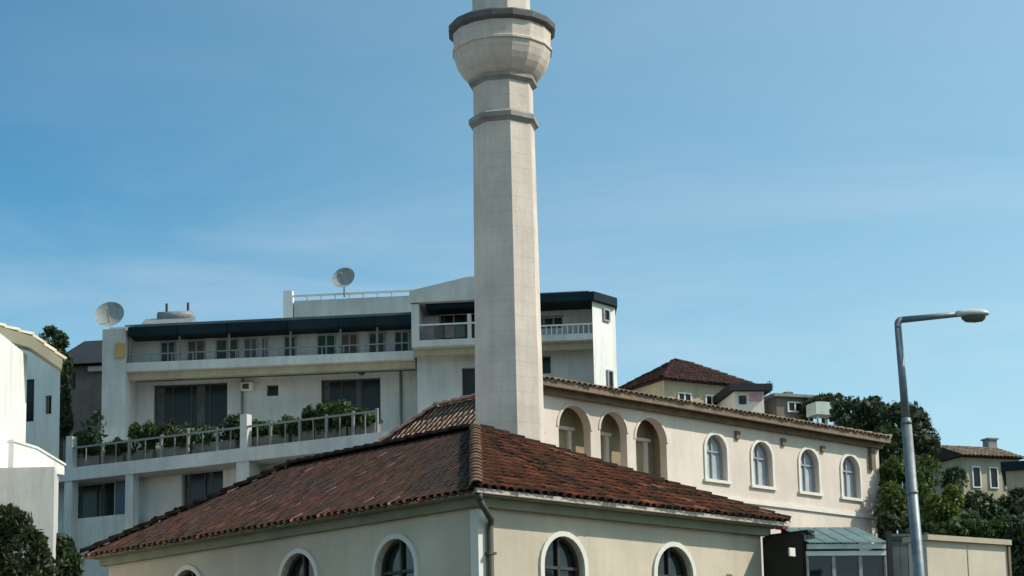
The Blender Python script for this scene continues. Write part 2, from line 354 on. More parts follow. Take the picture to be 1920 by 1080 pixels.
# arched window: frame part with glass, surround and bars as sub-parts
def arch_window(root, fr, mapf, uc, wd, zb, zs, zt, rev, gm, fm, sur, bars, band=.13):
    def ring(mb, i0, o0, v0, v1, full=True):
        # band between two arch outlines (insets i0 outer, o0 inner), from depth v0 to v1
        def outl(k):
            a = arch(uc, wd+2*k, zs, zt+k, 14)
            return [(uc-wd/2-k, zb)]+a+[(uc+wd/2+k, zb)]
        A, B = outl(i0), outl(o0); n = len(A)
        vs = [mapf(u, v0, z) for u, z in A]+[mapf(u, v0, z) for u, z in B]+[mapf(u, v1, z) for u, z in A]+[mapf(u, v1, z) for u, z in B]
        fs = []
        for i in range(n-1):
            fs += [(i,i+1,n+i+1,n+i), (i,2*n+i,2*n+i+1,i+1), (n+i,n+i+1,3*n+i+1,3*n+i), (2*n+i,3*n+i,3*n+i+1,2*n+i+1)]
        fs += [(0, n, 3*n, 2*n), (n-1, 3*n-1, 4*n-1, 2*n-1)]
        mb.add(vs, fs); return mb
    fmb = ring(MB(fr), -.002, -.06, rev-.08, rev-.015)
    win = fmb.build('window', fm, root)
    gl = MB(fr); a = arch(uc, wd, zs, zt, 14); pts = [(uc-wd/2, zb)]+a+[(uc+wd/2, zb)]
    gl.add([mapf(u, rev-.01, z) for u, z in pts], [list(range(len(pts)))]); gl.build('pane', gm, win)
    for kind, c in bars:
        b = MB(fr)
        if kind == 'v': z1 = zs+(zt-zs)*math.sqrt(max(0, 1-((c-uc)/(wd/2))**2))-.03; p = (c-.028, c+.028, zb, min(z1, bars_top(bars, zt)))
        else: p = (uc-wd/2+.05, uc+wd/2-.05, c-.03, c+.03)
        u0, u1, za, zb_ = p
        b.add([mapf(*t) for t in ((u0,rev-.075,za),(u1,rev-.075,za),(u1,rev-.075,zb_),(u0,rev-.075,zb_),(u0,rev-.02,za),(u1,rev-.02,za),(u1,rev-.02,zb_),(u0,rev-.02,zb_))],
              [(0,1,2,3),(0,4,5,1),(1,5,6,2),(2,6,7,3),(3,7,4,0)])
        b.build('mullion' if kind == 'v' else 'transom', fm, win)
    ring(MB(fr), band, -.004, -.045, .03).build('surround', sur, win)
    sb = MB(fr); z0 = zb-.1
    sb.add([mapf(*t) for t in ((uc-wd/2-band-.05,-.09,z0),(uc+wd/2+band+.05,-.09,z0),(uc+wd/2+band+.05,-.09,zb-.003),(uc-wd/2-band-.05,-.09,zb-.003),
            (uc-wd/2-band-.05,.05,z0),(uc+wd/2+band+.05,.05,z0),(uc+wd/2+band+.05,.05,zb-.003),(uc-wd/2-band-.05,.05,zb-.003))],
           [(0,1,2,3),(0,4,5,1),(1,5,6,2),(2,6,7,3),(3,7,4,0)])
    sb.build('sill', sur, win)
    return win
def bars_top(bars, zt):
    return zt
def rect_window(root, fr, x0, x1, z0, z1, y, gm, fm, nv=1, nh=0, fw=.06, wname='window', proud=.05):
    m = MB(fr)
    m.box(x0, x0+fw, y-proud, y+.06, z0, z1).box(x1-fw, x1, y-proud, y+.06, z0, z1)
    m.box(x0+fw, x1-fw, y-proud, y+.06, z0, z0+fw).box(x0+fw, x1-fw, y-proud, y+.06, z1-fw, z1)
    w_ = m.build(wname, fm, root)
    MB(fr).box(x0+fw*.5, x1-fw*.5, y-.004, y+.02, z0+fw*.5, z1-fw*.5).build('pane', gm, w_)
    if x1-x0 > 1.2:
        for a_, b_ in ((.0, .13), (.55, .68)): MB(fr).box(x0+fw+(x1-x0)*a_, x0+(x1-x0)*b_, y-.012, y-.006, z0+fw, z1-fw).build('curtain', M['curtain'], w_)
    for i in range(nv):
        c = x0+(x1-x0)*(i+1)/(nv+1); MB(fr).box(c-.03, c+.03, y-proud+.01, y-.006, z0+fw, z1-fw).build('mullion', fm, w_)
    for i in range(nh):
        c = z0+(z1-z0)*(i+1)/(nh+1); MB(fr).box(x0+fw, x1-fw, y-proud+.012, y-.008, c-.025, c+.025).build('transom', fm, w_)
    return w_

# ================================================================== PAVILION with the hipped roof
ANG = 44
CZ = at(893, 915, 35)
A = Fr(CZ, ANG); ZE = 6.60; LR, LL, RISE = 9.35, 13.8, 2.33; OV = .43
pav = thing('corner_pavilion', 'cream corner building with hipped brown tile roof and dark arched windows', 'building', (CZ.x, CZ.y, 0), R_(ANG))
ZW = ZE-.12
wR = lambda u, v, z: (u, OV+v, z)
wL = lambda u, v, z: (OV+v, u, z)
WIN = [A.onx(p, 1045, OV)[0] for p in (1056, 1263)]; WINL = [A.ony(p, y, OV)[0] for p, y in ((742, 1050), (560, 1060), (352, 1070))]
ZTR = (A.onx(1056, 1006, OV)[1]+A.onx(1263, 1024, OV)[1])/2; ZTL = (A.ony(742, 1011, OV)[1]+A.ony(560, 1036, OV)[1])/2
ops = [(c, 1.14, 3.3, ZTR-.6, ZTR) for c in WIN]; opsL = [(c, 1.2, 3.3, ZTL-.63, ZTL) for c in WINL]
m = MB(A); m.wall(wR, OV, LR-OV, 0, ZW, ops, .2); m.build('wall', M['cream'], pav)
m = MB(A); m.wall(wL, OV, LL-OV, 0, ZW, opsL, .2); m.build('wall', M['cream'], pav)
m = MB(A); m.box(LR-OV-.2, LR-OV, OV+.003, LL-OV, 0, ZW); m.build('wall', M['cream'], pav)
m = MB(A); m.box(OV+.003, LR-OV-.2, LL-OV-.2, LL-OV-.003, 0, ZW); m.build('wall', M['cream'], pav)
for c in WIN: arch_window(pav, A, wR, c, 1.14, 3.3, ZTR-.6, ZTR, .2, M['glass'], M['frame_dark'], M['trim'], [('v', c), ('h', ZTR-.62)], .1)
for c in WINL: arch_window(pav, A, wL, c, 1.2, 3.3, ZTL-.63, ZTL, .2, M['glass'], M['frame_dark'], M['trim'], [('v', c), ('h', ZTL-.65)], .1)
# eaves: soffit, cornice and gutter
m = MB(A); m.box(.06, LR-.06, .06, LL-.06, ZE-.12, ZE-.085); sof = m.build('soffit', M['soffit'], pav)
m = MB(A)
m.box(OV-.16, LR-OV+.16, OV-.16, OV, ZE-.30, ZE-.123).box(OV-.16, OV, OV+.003, LL-OV+.16, ZE-.30, ZE-.124)
m.build('cornice', M['soffit'], pav)
m = MB(A); m.box(-.02, LR+.02, -.05, .055, ZE-.10, ZE-.015); m.build('gutter', M['gutter'], pav)
m = MB(A); m.box(-.05, .055, .06, LL+.02, ZE-.12, ZE-.075); m.build('gutter', M['soffit'], pav)
m = MB(A); m.box(LR-.055, LR+.05, .06, LL+.02, ZE-.10, ZE-.015); m.build('gutter', M['gutter'], pav)
# downpipe at the near corner, with its elbow and clips
m = MB(A); m.path([(.10, .02, ZE-.1), (.10, .02, ZE-.24), (.62, .26, ZE-.55), (.66, OV-.09, ZE-.62), (.66, OV-.09, 0)], .062, 10)
dp = m.build('downpipe', M['pipe'], pav, True)
for z in (5.4, 4.2, 2.8): MB(A).box(.57, .75, OV-.16, OV, z, z+.05).build('pipe_clip', M['pipe'], dp)
m = MB(A); m.box(OV-.02, OV+.16, OV-.02, OV-.003, 0, ZE-.33).box(OV-.02, OV-.004, OV-.003, OV+.2, 0, ZE-.33); m.build('corner_strip', M['trim'], pav)
# roof deck, tiles and ridge
zt = ZE+RISE; q = lambda x, y, z: A.w(x, y, z)
c0, c1, c2, c3 = q(0,0,ZE), q(LR,0,ZE), q(LR,LL,ZE), q(0,LL,ZE); r0, r1 = q(4.72,5.08,zt), q(4.72,11.9,zt)
m = MB(); m.add([tuple(p) for p in (c0,c1,c2,c3,r0,r1)], [(0,1,4),(1,2,5,4),(2,3,5),(3,0,4,5),(0,3,2,1)])
roof = m.build('roof', M['lead'], pav)
def pick(u, v):                              # left slope: a shadow by the hip painted in with dark tile colours, redder broken tiles near the eave
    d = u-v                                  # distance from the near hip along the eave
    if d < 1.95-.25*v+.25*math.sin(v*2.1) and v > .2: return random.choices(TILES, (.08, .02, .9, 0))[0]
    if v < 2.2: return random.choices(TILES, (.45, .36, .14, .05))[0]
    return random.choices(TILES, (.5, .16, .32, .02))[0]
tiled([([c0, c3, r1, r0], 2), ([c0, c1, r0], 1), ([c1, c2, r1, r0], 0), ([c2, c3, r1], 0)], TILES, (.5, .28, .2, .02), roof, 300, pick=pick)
caps(c0, r0, M['hip'], roof); caps(c1, r0, TILES[2], roof); caps(c3, r1, TILES[2], roof); caps(r1, r0, TILES[2], roof); caps(c2, r1, TILES[2], roof)

# ================================================================== MINARET
MY = 51.0
mp_ = at(953, 640, MY); MX = mp_.x
PXM = MY/FPX*1.012
mz = lambda py: at(950, py, MY).z
min_ = thing('minaret', 'tall pale octagonal stone minaret with bowl shaped balcony', 'minaret', (MX, MY, 0), 0)
mf = Fr((MX, MY), 0); OA = R_(-90+12)
def oct_(prof, name, mt, sides=8, a0=OA, parent=min_): return MB(mf).lathe(prof, sides, (0, 0), a0).build(name, mt, parent)
k = PXM
zb_, z1, z2, z3 = mz(860), mz(238), mz(160), mz(152)
oct_([(72*k, 0), (72*k, zb_-1.0), (68*k, zb_-.5)], 'plinth', M['stone'])
# the shaft in courses of stone drums with fine joints
sh = oct_([(67*k, zb_-.5), (60.5*k, z1)], 'shaft', M['stone'])
def ringm(py, r, h, out):
    z = mz(py); oct_([(r, z-h*.6), (r+out*.5, z-h*.35), (r+out, z-h*.2), (r+out, z+h*.2), (r+out*.4, z+h*.4), (r, z+h*.5)], 'ring_moulding', M['stone_ring'])
ringm(232, 60*k, .32, .13)
oct_([(59*k, z1), (59*k, z3)], 'neck', M['stone'])
ringm(158, 59*k, .24, .13)
prof = [(62,155),(69,150),(76,143),(83,134),(88.5,124),(92.5,113),(95,104)]
O16 = OA
oct_([(r*k, mz(y)) for r, y in prof], 'bowl', M['stone'], 16, O16)
oct_([(94.5*k, mz(104)), (98*k, mz(102)), (98*k, mz(98)), (95*k, mz(96))], 'bowl_lip', M['stone'], 16, O16)
oct_([(95*k, mz(97)), (96.5*k, mz(68))], 'parapet', M['stone'], 16, O16)
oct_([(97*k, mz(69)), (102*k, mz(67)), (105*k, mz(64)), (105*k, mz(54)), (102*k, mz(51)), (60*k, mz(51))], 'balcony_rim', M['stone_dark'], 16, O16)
oct_([(58*k, mz(60)), (56*k, mz(-160))], 'upper_shaft', M['stone'])
oct_([(60*k, mz(-160)), (62*k, mz(-164)), (30*k, mz(-300)), (1.5*k, mz(-420))], 'cone_roof', M['tank'])

# ================================================================== PRAYER HALL (long lit wall behind)
HY = 54.0
HP = at(1030, 723, HY); H = Fr(HP, ANG); ZH = HP.z+.05
hall = thing('prayer_hall', 'long pale hall wall with arched loggia and four white framed arched windows', 'building', (HP.x, HP.y, hgt(HP.x, HP.y)), R_(ANG))
ux = lambda px, py: H.onx(px, py, .45)
UE = ux(1650, 900)[0]; ZHB = 0
def uz(px, py): return ux(px, py)
ho = []
for a_, b_, t_ in ((1048, 1108, 760), (1126, 1176, 774), (1192, 1250, 785)):
    ua = ux(a_, 830)[0]; ub = ux(b_, 845)[0]; zt_ = uz((a_+b_)/2, t_)[1]; wd = ub-ua
    ho.append(((ua+ub)/2, wd, 6.5, zt_-wd/2, zt_))
hw = []
for c_, t_, b_ in ((1341, 816, 902), (1427, 828, 910), (1515, 840, 921), (1593, 856, 933)):
    u_, zt_ = uz(c_, t_); zb2 = uz(c_, b_)[1]; hw.append((u_, 1.02, zb2, zt_-.51, zt_))
zmean_t = sum(h[4] for h in hw)/4; zmean_b = sum(h[2] for h in hw)/4
hw = [(h[0], 1.02, zmean_b, zmean_t-.51, zmean_t) for h in hw]
zloc = sum(h[4] for h in ho)/3
ho = [(h[0], h[1], h[2], zloc-h[1]/2, zloc) for h in ho]
hR = lambda u, v, z: (u, .45+v, z)
m = MB(H); m.wall(hR, -1.2, UE, ZHB, ZH, ho+hw, .28); m.build('wall', M['hall'], hall)
# inside of the loggia: brown back wall, floor and pale columns
u0, u1 = ho[0][0]-ho[0][1]/2-.2, ho[2][0]+ho[2][1]/2+.2
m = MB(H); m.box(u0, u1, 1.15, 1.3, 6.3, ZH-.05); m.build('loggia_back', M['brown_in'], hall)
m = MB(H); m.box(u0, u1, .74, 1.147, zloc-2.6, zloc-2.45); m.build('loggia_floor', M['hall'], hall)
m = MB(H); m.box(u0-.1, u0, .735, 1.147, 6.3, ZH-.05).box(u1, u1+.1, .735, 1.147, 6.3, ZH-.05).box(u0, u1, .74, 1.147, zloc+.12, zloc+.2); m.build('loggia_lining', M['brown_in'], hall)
for o_ in ho:
    for sx_ in (-.3, .3): MB(H).box(o_[0]+o_[1]*sx_-.07, o_[0]+o_[1]*sx_+.07, 1.04, 1.147, zloc-2.45, zloc-.62).build('pilaster', M['hall'], hall)
    MB(H).box(o_[0]-o_[1]*.42, o_[0]+o_[1]*.42, 1.0, 1.147, zloc-.617, zloc-.52).build('lintel', M['hall'], hall)
for h in ho:
    b = MB(H); a = arch(h[0], h[1], h[3], h[4], 14); o2 = arch(h[0], h[1]+.16, h[3], h[4]+.08, 14)
    b.add([hR(u, -.03, z) for u, z in a]+[hR(u, -.03, z) for u, z in o2]+[hR(u, .02, z) for u, z in o2], [(i,i+1,16+i,15+i) for i in range(14)]+[(15+i,16+i,31+i,30+i) for i in range(14)])
    b.build('arch_moulding', M['hall'], hall)
for h in hw: arch_window(hall, H, hR, *h, .24, M['glass_pale'], M['frame_grey'], M['trim'], [('v', h[0]), ('h', h[3]-.02)], band=.10)
# other walls: left one runs straight back behind the minaret
lw = H.w(-1.2, .45, 0); dl = Vector((-.02, 1, 0)); rb = H.w(UE, .45, 0)
HB = [lw, rb, rb+Vector((H.y.x, H.y.y, 0))*5.2]; HB.append(lw+dl*11)
for a_, b_ in ((1, 2), (2, 3), (3, 0)):
    p, q_ = HB[a_], HB[b_]; m = MB(); m.add([(p.x,p.y,ZHB),(q_.x,q_.y,ZHB),(q_.x,q_.y,ZH),(p.x,p.y,ZH)], [(0,1,2,3)]); m.build('wall', M['hall'], hall)
# eaves
cen = sum((p for p in HB), Vector())/4
EP = []
for p in HB:
    d = (p-cen); EP.append(p+d.normalized()*.62)
EP[0] = H.w(-1.45, 0, 0); EP[1] = H.w(UE+.05, 0, 0)
m = MB(); m.prism([(p.x, p.y) for p in EP], ZH-.02, ZH+.03); m.build('soffit', M['fascia'], hall)
m = MB(H); m.box(-1.45, UE+.06, -.04, .03, ZH-.06, ZH+.17); m.build('fascia', M['fascia'], hall)
m = MB(H); m.box(-1.2, UE, .27, .447, ZH-.22, ZH-.023); m.build('cornice', M['fascia'], hall)
apx = cen+Vector((0, 0, ZH+1.15)); ev = [p+Vector((0, 0, ZH+.10)) for p in EP]
ap = Vector((cen.x, cen.y, ZH+1.15))
m = MB(); m.add([tuple(p) for p in ev]+[tuple(ap)], [(0,1,4),(1,2,4),(2,3,4),(3,0,4),(0,3,2,1)]); hroof = m.build('roof', M['lead'], hall)
tiled([([ev[0], ev[1], ap], 1), ([ev[1], ev[2], ap], 0)], HALLT, (.6, .4), hroof, 200)
caps(ev[1], ap, HALLT[0], hroof)
for px, py, a_, b_ in ((1381, 816, .10, .13), (1467, 829, .10, .12), (1541, 842, .10, .1)):
    u_, z_ = ux(px, py); MB(H).box(u_-a_, u_+a_, .36, .45, z_-b_, z_+b_).build('vent_grille', M['fascia'], hall)
u_, z_ = ux(1632, 858); MB(H).box(u_-.13, u_+.1, .3, .45, z_-.42, z_+.36).build('junction_box', M['fascia'], hall)
u_, z_ = ux(1600, 962); MB(H).box(-1.2, UE, .38, .45, z_-.12, z_+.02).build('string_course', M['trim'], hall)

# ================================================================== small ANNEX roof left of the minaret
NP = at(906, 792, 52.0); N = Fr(NP, ANG); ZN = NP.z
anx = thing('side_annex', 'low annex with faded salmon tile roof between minaret and terrace', 'building', (NP.x, NP.y, hgt(NP.x, NP.y)), R_(ANG))
NL = N.ony(716, 817)[0]; NW = 2.3
m = MB(N); m.box(.3, NW-.3, .3, NL-.3, 0, ZN-.05); m.build('wall', M['cream'], anx)
m = MB(N); m.box(-.05, .05, -.05, NL+.05, ZN-.12, ZN-.01); m.build('gutter', M['trim'], anx)
zt = at(862, 744, 53.6).z
e0, e1, e2, e3 = N.w(0,0,ZN), N.w(NW,0,ZN), N.w(NW,NL,ZN), N.w(0,NL,ZN); s0, s1 = N.w(NW/2,0,zt), N.w(NW/2,NL-NW/2,zt)
m = MB(); m.add([tuple(p) for p in (e0,e1,e2,e3,s0,s1)], [(0,1,4),(1,2,5,4),(2,3,5),(3,0,4,5),(0,3,2,1)]); nroof = m.build('roof', M['lead'], anx)
tiled([([e0, e3, s1, s0], 1), ([e2, e3, s1], 0), ([e1, e2, s1, s0], 0)], PINK, (.4, .25, .2, .15), nroof, 150)
caps(e3, s1, PINK[2], nroof); caps(s1, s0, PINK[2], nroof)

# ================================================================== APARTMENT BLOCK
BP = at(770, 672, 68); B = Fr(BP, -6)
apt = thing('apartment_block', 'grey white apartment block with navy canopy and balconies behind the minaret', 'building', (BP.x, BP.y, hgt(BP.x, BP.y)), R_(-6))
fx = lambda px, py, y0=0: B.onx(px, py, y0)
XL = fx(192, 700)[0]; XR = fx(1112, 640, -1.0)[0]; XM = fx(776, 650)[0]
ZS = fx(480, 670)[1]                         # balcony floor edge, top
ZS0 = fx(480, 690)[1]; WY = 1.7
def xs_(a, b, y0, py=700): return fx(a, py, y0)[0], fx(b, py, y0)[0]
# lower recessed facade with real openings
opsA = []
def rop(pa, pb, ya, yb, y0):
    x0, z1_ = fx(pa, ya, y0); x1, z0_ = fx(pb, yb, y0); return ((x0+x1)/2, x1-x0, z0_, z1_, z1_)
fA = lambda u, v, z: (u, WY+v, z)
o1, o2, o3 = rop(288, 426, 722, 800, WY), rop(602, 714, 712, 800, WY), rop(500, 522, 722, 742, WY)
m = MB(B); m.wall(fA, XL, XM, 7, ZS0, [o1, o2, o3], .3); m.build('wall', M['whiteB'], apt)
for o_, nv in ((o1, 3), (o2, 2), (o3, 0)):
    rect_window(apt, B, o_[0]-o_[1]/2+.003, o_[0]+o_[1]/2-.003, o_[2]+.003, o_[3]-.003, WY+.22, M['glass_far'], M['frame_dark'], nv, 0)
x_, z_ = fx(470, 722, WY); a_ = MB(B); a_.box(x_-.3, x_+.15, WY-.3, WY-.003, z_-.25, z_+.05); ac = a_.build('air_conditioner', M['trim'], apt)
MB(B).box(x_-.25, x_, WY-.31, WY-.303, z_-.2, z_).build('fan_grille', M['frame_dark'], ac)
for px, py in ((335, 706), (432, 690), (490, 700), (678, 697)):
    x_, z_ = fx(px, py, .9); MB(B).lathe([(.05, z_+.1), (.13, z_+.05), (.15, z_-.05), (.06, z_-.13)], 10, (x_, .9)).build('ceiling_lamp', M['frame_dark'], apt, True)
for px in (455, 752):
    x_ = fx(px, 740, WY)[0]; MB(B).tube((x_, WY-.07, 7), (x_, WY-.07, ZS0-.02), .045).build('downpipe', M['rail'], apt, True)
# balcony slab with edge beam, left pier
m = MB(B); m.box(XL, XM, 0, 9, ZS0+.08, ZS); m.build('balcony_slab', M['whiteB'], apt)
m = MB(B); m.box(XL, XM, .3, .6, ZS0-.18, ZS0+.077); m.build('edge_beam', M['sand'], apt)
x0, x1 = xs_(192, 236, 0); m = MB(B); m.box(x0, x1, -.05, 1.2, 7, fx(200, 618)[1]); m.build('pier', M['whiteB'], apt)
# upper storey: recessed wall, row of shuttered windows, parapet, navy canopy
ZC0 = fx(480, 622)[1]; ZC1 = fx(480, 590)[1]
UYW = .75
m = MB(B); m.box(XL, XM, UYW, 9, ZS+.003, ZC1-.05); m.build('wall', M['whiteB'], apt)
PCOL = {'d': mat('pane_dark', (.03, .035, .035), .2, .3, 3), 'b': mat('shutter_brown', (.14, .09, .07), .7, .3, 3), 'g': mat('shutter_green', (.025, .06, .042), .6, .3, 3),
        'm': mat('shutter_mauve', (.15, .12, .12), .7, .3, 3), 'o': mat('shutter_olive', (.075, .085, .06), .7, .3, 3)}
for pa, pb, kx in ((302, 330, 'd'), (352, 386, 'b'), (405, 448, 'o'), (458, 484, 'm'), (491, 503, 'd'), (533, 556, 'd'), (595, 630, 'g'), (640, 672, 'b'), (692, 722, 'o'), (740, 768, 'g')):
    x0, x1 = xs_(pa, pb, UYW, 650); rect_window(apt, B, x0, x1, ZS+.02, fx(480, 634, UYW)[1], UYW-.04, PCOL[kx], M['frame_grey'], 1, 0, .05)
for i in range(14):                           # railing of the upper balcony
    x0 = XL+1.0+(XM-XL-1.2)*i/13; MB(B).box(x0-.02, x0+.02, .08, .12, ZS+.003, ZS+.30).build('baluster', M['rail'], apt)
MB(B).box(XL+1.0, XM-.1, .07, .13, ZS+.30, ZS+.34).build('handrail', M['rail'], apt)
edges = [240, 332, 425, 540, 634, 703, 776]
for i in range(6):
    x0 = fx(edges[i], 600, -.2)[0]; x1 = fx(edges[i+1], 600, -.2)[0]-.02
    mm_ = MB(B); mm_.add([(x0,-.2,ZC0),(x1,-.2,ZC0),(x1,-.2,ZC0+.34),(x0,-.2,ZC0+.34),(x0,UYW-.003,ZC1),(x1,UYW-.003,ZC1),(x1,UYW-.003,ZC0),(x0,UYW-.003,ZC0)],
        [(0,1,2,3),(3,2,5,4),(0,4,7),(0,3,4),(1,5,2),(1,6,5),(0,7,6,1)])
    mm_.build('canopy_panel', M['navy2'] if i % 2 else M['navy'], apt)
for e in edges[:-1]:
    x0 = fx(e+4, 640, .1)[0]; MB(B).box(x0-.035, x0+.035, .14, .21, ZS+.003, ZC0+.1).build('canopy_post', M['rail'], apt)
x_, z_ = fx(226, 657, -.1); MB(B).box(x_-.2, x_+.16, -.12, -.055, z_-.28, z_+.28).build('hanging_cloth', M['orange'], apt)
# roof slab and the penthouse parapet
m = MB(B); m.box(XL+.6, XM, UYW+.02, 9, ZC1-.047, ZC1+.02); m.build('roof_slab', M['tank'], apt)
x0, x1 = xs_(532, 776, 2.6, 560); z0 = ZC1+.02; za = fx(600, 562, 2.6)[1]
m = MB(B); m.box(x0+.4, x1+.6, 2.6, 7.5, z0, za); m.build('penthouse_wall', M['whiteB'], apt)
m = MB(B); m.box(x0, x0+.35, 2.5, 2.85, z0, fx(540, 546, 2.6)[1]); m.build('parapet_post', M['white'], apt)
m = MB(B); m.box(x0+.353, x1, 2.52, 2.62, za+.14, za+.21); m.build('parapet_rail', M['frame_white'], apt)
for i in range(7): MB(B).box(x0+.9+i*.55, x0+.94+i*.55, 2.55, 2.59, za+.003, za+.14).build('rail_stub', M['frame_white'], apt)
# --- right hand block, standing forward
RY = -1.0
gx = lambda px, py: B.onx(px, py, RY)
X0 = gx(772, 650)[0]; DEP = 11.5
ZB1 = gx(840, 636)[1]; ZB0 = gx(840, 648)[1]; ZR = gx(1060, 567)[1]; ZRT = gx(1060, 551)[1]
o_d = (lambda a: ((a[0][0]+a[1][0])/2, a[1][0]-a[0][0], a[1][1], a[0][1], a[0][1]))((B.onx(866, 690, .2), B.onx(915, 745, .2)))
o_e = (lambda a: ((a[0][0]+a[1][0])/2, a[1][0]-a[0][0], a[1][1], a[0][1], a[0][1]))((B.onx(1000, 668, .2), B.onx(1033, 700, .2)))
fB = lambda u, v, z: (u, .2+v, z)
XE = XR
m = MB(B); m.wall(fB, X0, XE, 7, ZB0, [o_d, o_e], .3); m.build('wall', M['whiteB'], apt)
for o_ in (o_d, o_e): rect_window(apt, B, o_[0]-o_[1]/2+.003, o_[0]+o_[1]/2-.003, o_[2]+.003, o_[3]-.003, .42, M['glass_far'], M['frame_dark'], 1, 0)
m = MB(B); m.box(X0, XE, RY, DEP, ZB0+.003, ZB1); m.build('balcony_slab', M['whiteB'], apt)
m = MB(B); m.box(X0, XE, -.6, -.35, ZB0-.25, ZB0); m.build('edge_beam', M['sand'], apt)
x_, z_ = B.onx(862, 660, -.3); MB(B).box(x_-.13, x_+.13, -.34, -.2, z_-.12, z_+.12).build('wall_lamp', M['frame_dark'], apt)
# upper wall, end wall (sunlit), windows
o_f = (lambda a: ((a[0][0]+a[1][0])/2, a[1][0]-a[0][0], a[1][1], a[0][1], a[0][1]))((B.onx(822, 580, .2), B.onx(905, 634, .2)))
o_g = (lambda a: ((a[0][0]+a[1][0])/2, a[1][0]-a[0][0], a[1][1], a[0][1], a[0][1]))((B.onx(1000, 593, .2), B.onx(1056, 615, .2)))
m = MB(B); m.wall(fB, X0+.2, XE-.003, ZB1, ZR, [o_f, o_g], .3); m.build('wall', M['whiteB'], apt)
for o_ in (o_f, o_g): rect_window(apt, B, o_[0]-o_[1]/2+.003, o_[0]+o_[1]/2-.003, o_[2]+.003, o_[3]-.003, .42, M['glass_far'], M['frame_grey'], 2, 0)
CL = 1.4; cxe, cye = XE+CL*math.cos(R_(57)), RY+CL*math.sin(R_(57))
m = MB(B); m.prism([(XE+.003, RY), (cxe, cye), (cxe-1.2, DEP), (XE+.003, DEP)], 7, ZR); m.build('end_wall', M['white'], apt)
Ch = Fr(B.w(XE+.003, RY, 0), -6+57)
rect_window(apt, Ch, .75, 1.1, ZB0-1.75, ZB0-1.0, -.02, M['glass_far'], M['frame_grey'], 0, 0)
rect_window(apt, Ch, .62, 1.0, ZR-.62, ZR-.15, -.02, M['glass_far'], M['frame_grey'], 0, 0)
m = MB(B); m.box(X0, X0+.28, RY, .2, ZB1+.003, gx(780, 570)[1]); m.build('pier', M['whiteB'], apt)
x0 = gx(876, 600)[0]; m = MB(B); m.box(x0, x0+.14, RY+.02, RY+.16, ZB1+.003, gx(876, 588)[1]); m.build('balcony_post', M['whiteB'], apt)
xs2 = [gx(p, 610)[0] for p in (792, 812, 832, 852, 872)]
for i in range(4): MB(B).box(xs2[i]+.02, xs2[i+1]-.02, RY+.05, RY+.08, ZB1+.06, ZB1+.52).build('railing_panel', PCOL['o'] if i % 2 else PCOL['m'], apt)
MB(B).box(X0+.28, gx(890, 610)[0], RY+.03, RY+.1, ZB1+.55, ZB1+.6).build('handrail', M['frame_white'], apt)
for i in range(9):
    x0 = gx(1024+i*10, 620)[0]; MB(B).box(x0-.015, x0+.015, RY+.04, RY+.07, ZB1+.003, ZB1+.32).build('baluster', M['frame_white'], apt)
MB(B).box(gx(1015, 620)[0], XE-.003, RY+.02, RY+.09, ZB1+.32, ZB1+.37).build('handrail', M['frame_white'], apt)
# roofs of the right block
x0 = gx(905, 560)[0]
m = MB(B); m.prism([(x0, RY-.2), (XE+.1, RY-.2), (cxe+.1, cye-.2), (cxe-1.1, DEP), (x0, DEP)], ZR+.003, ZRT); m.build('roof_fascia', M['navy2'], apt)
m = MB(B); m.box(x0, XE-.1, RY-.05, DEP, ZRT+.003, ZRT+.07); m.build('roof_slab', M['tank'], apt)
zA = gx(780, 546)[1]; zB = gx(897, 519)[1]; zC = gx(800, 566)[1]
m = MB(B); m.xz([(X0-.05, zC-.02), (x0-.003, zC-.02), (x0-.003, zB), (x0-.5, zB), (X0-.05, zA)], RY-.1, 6); m.build('gable_wall', M['whiteB'], apt)
MB(B).box(X0+.5, x0-.02, RY+.2, .2, zC-.22, zC-.023).build('balcony_awning', M['navy'], apt)
x_ = XE+.1; z_ = ZRT
MB(B).box(x_-.55, x_-.15, 1, 1.5, ZRT+.073, ZRT+.22).build('chimney', M['tank'], apt)

# --- terrace in front with columns and lower storey
TP = at(110, 882, 66); T = Fr(TP, -28)
tx = lambda px, py, y0=0: T.onx(px, py, y0)
TZ = tx(350, 852)[1]; TZ0 = tx(350, 878)[1]; TE = tx(735, 815)[0]; TS = tx(30, 890)[0]
m = MB(T); m.prism([(TS, 0), (TE, 0), (TE, 9), (TS+3, 6.5), (TS, 4)], TZ0+.02, TZ); m.build('terrace_slab', M['whiteB'], apt)
tA = lambda u, v, z: (u, 1.1+v, z)
def top_(pa, pb, ya, yb): 
    x0, z1_ = T.onx(pa, ya, 1.1); x1, z0_ = T.onx(pb, yb, 1.1); return ((x0+x1)/2, x1-x0, z0_, z1_, z1_)
q1, q2 = top_(139, 214, 893, 968), top_(341, 418, 882, 965)
m = MB(T); m.wall(tA, TS, TE, 5, TZ0+.017, [q1, q2], .3); m.build('wall', M['whiteB'], apt)
for o_ in (q1, q2): rect_window(apt, T, o_[0]-o_[1]/2+.003, o_[0]+o_[1]/2-.003, o_[2]+.003, o_[3]-.003, 1.1+.2, M['glass_far'], M['frame_dark'], 1, 0)
x0, z0 = T.onx(214, 968, 1.0); x1, z1_ = T.onx(234, 893, 1.0); MB(T).box(x0, x1, 1.04, 1.097, z0, z1_).build('shutter', mat('shutter_slate_blue', (.10, .14, .19), .7, .2, 3), apt)
for px, wpx in ((242, 14), (455, 24), (128, 14)):
    x0 = tx(px-wpx/2, 900, .05)[0]; x1 = tx(px+wpx/2, 900, .05)[0]; MB(T).box(x0, x1, .05, .05+(x1-x0), 5, TZ0+.018).build('column', M['whiteB'], apt)
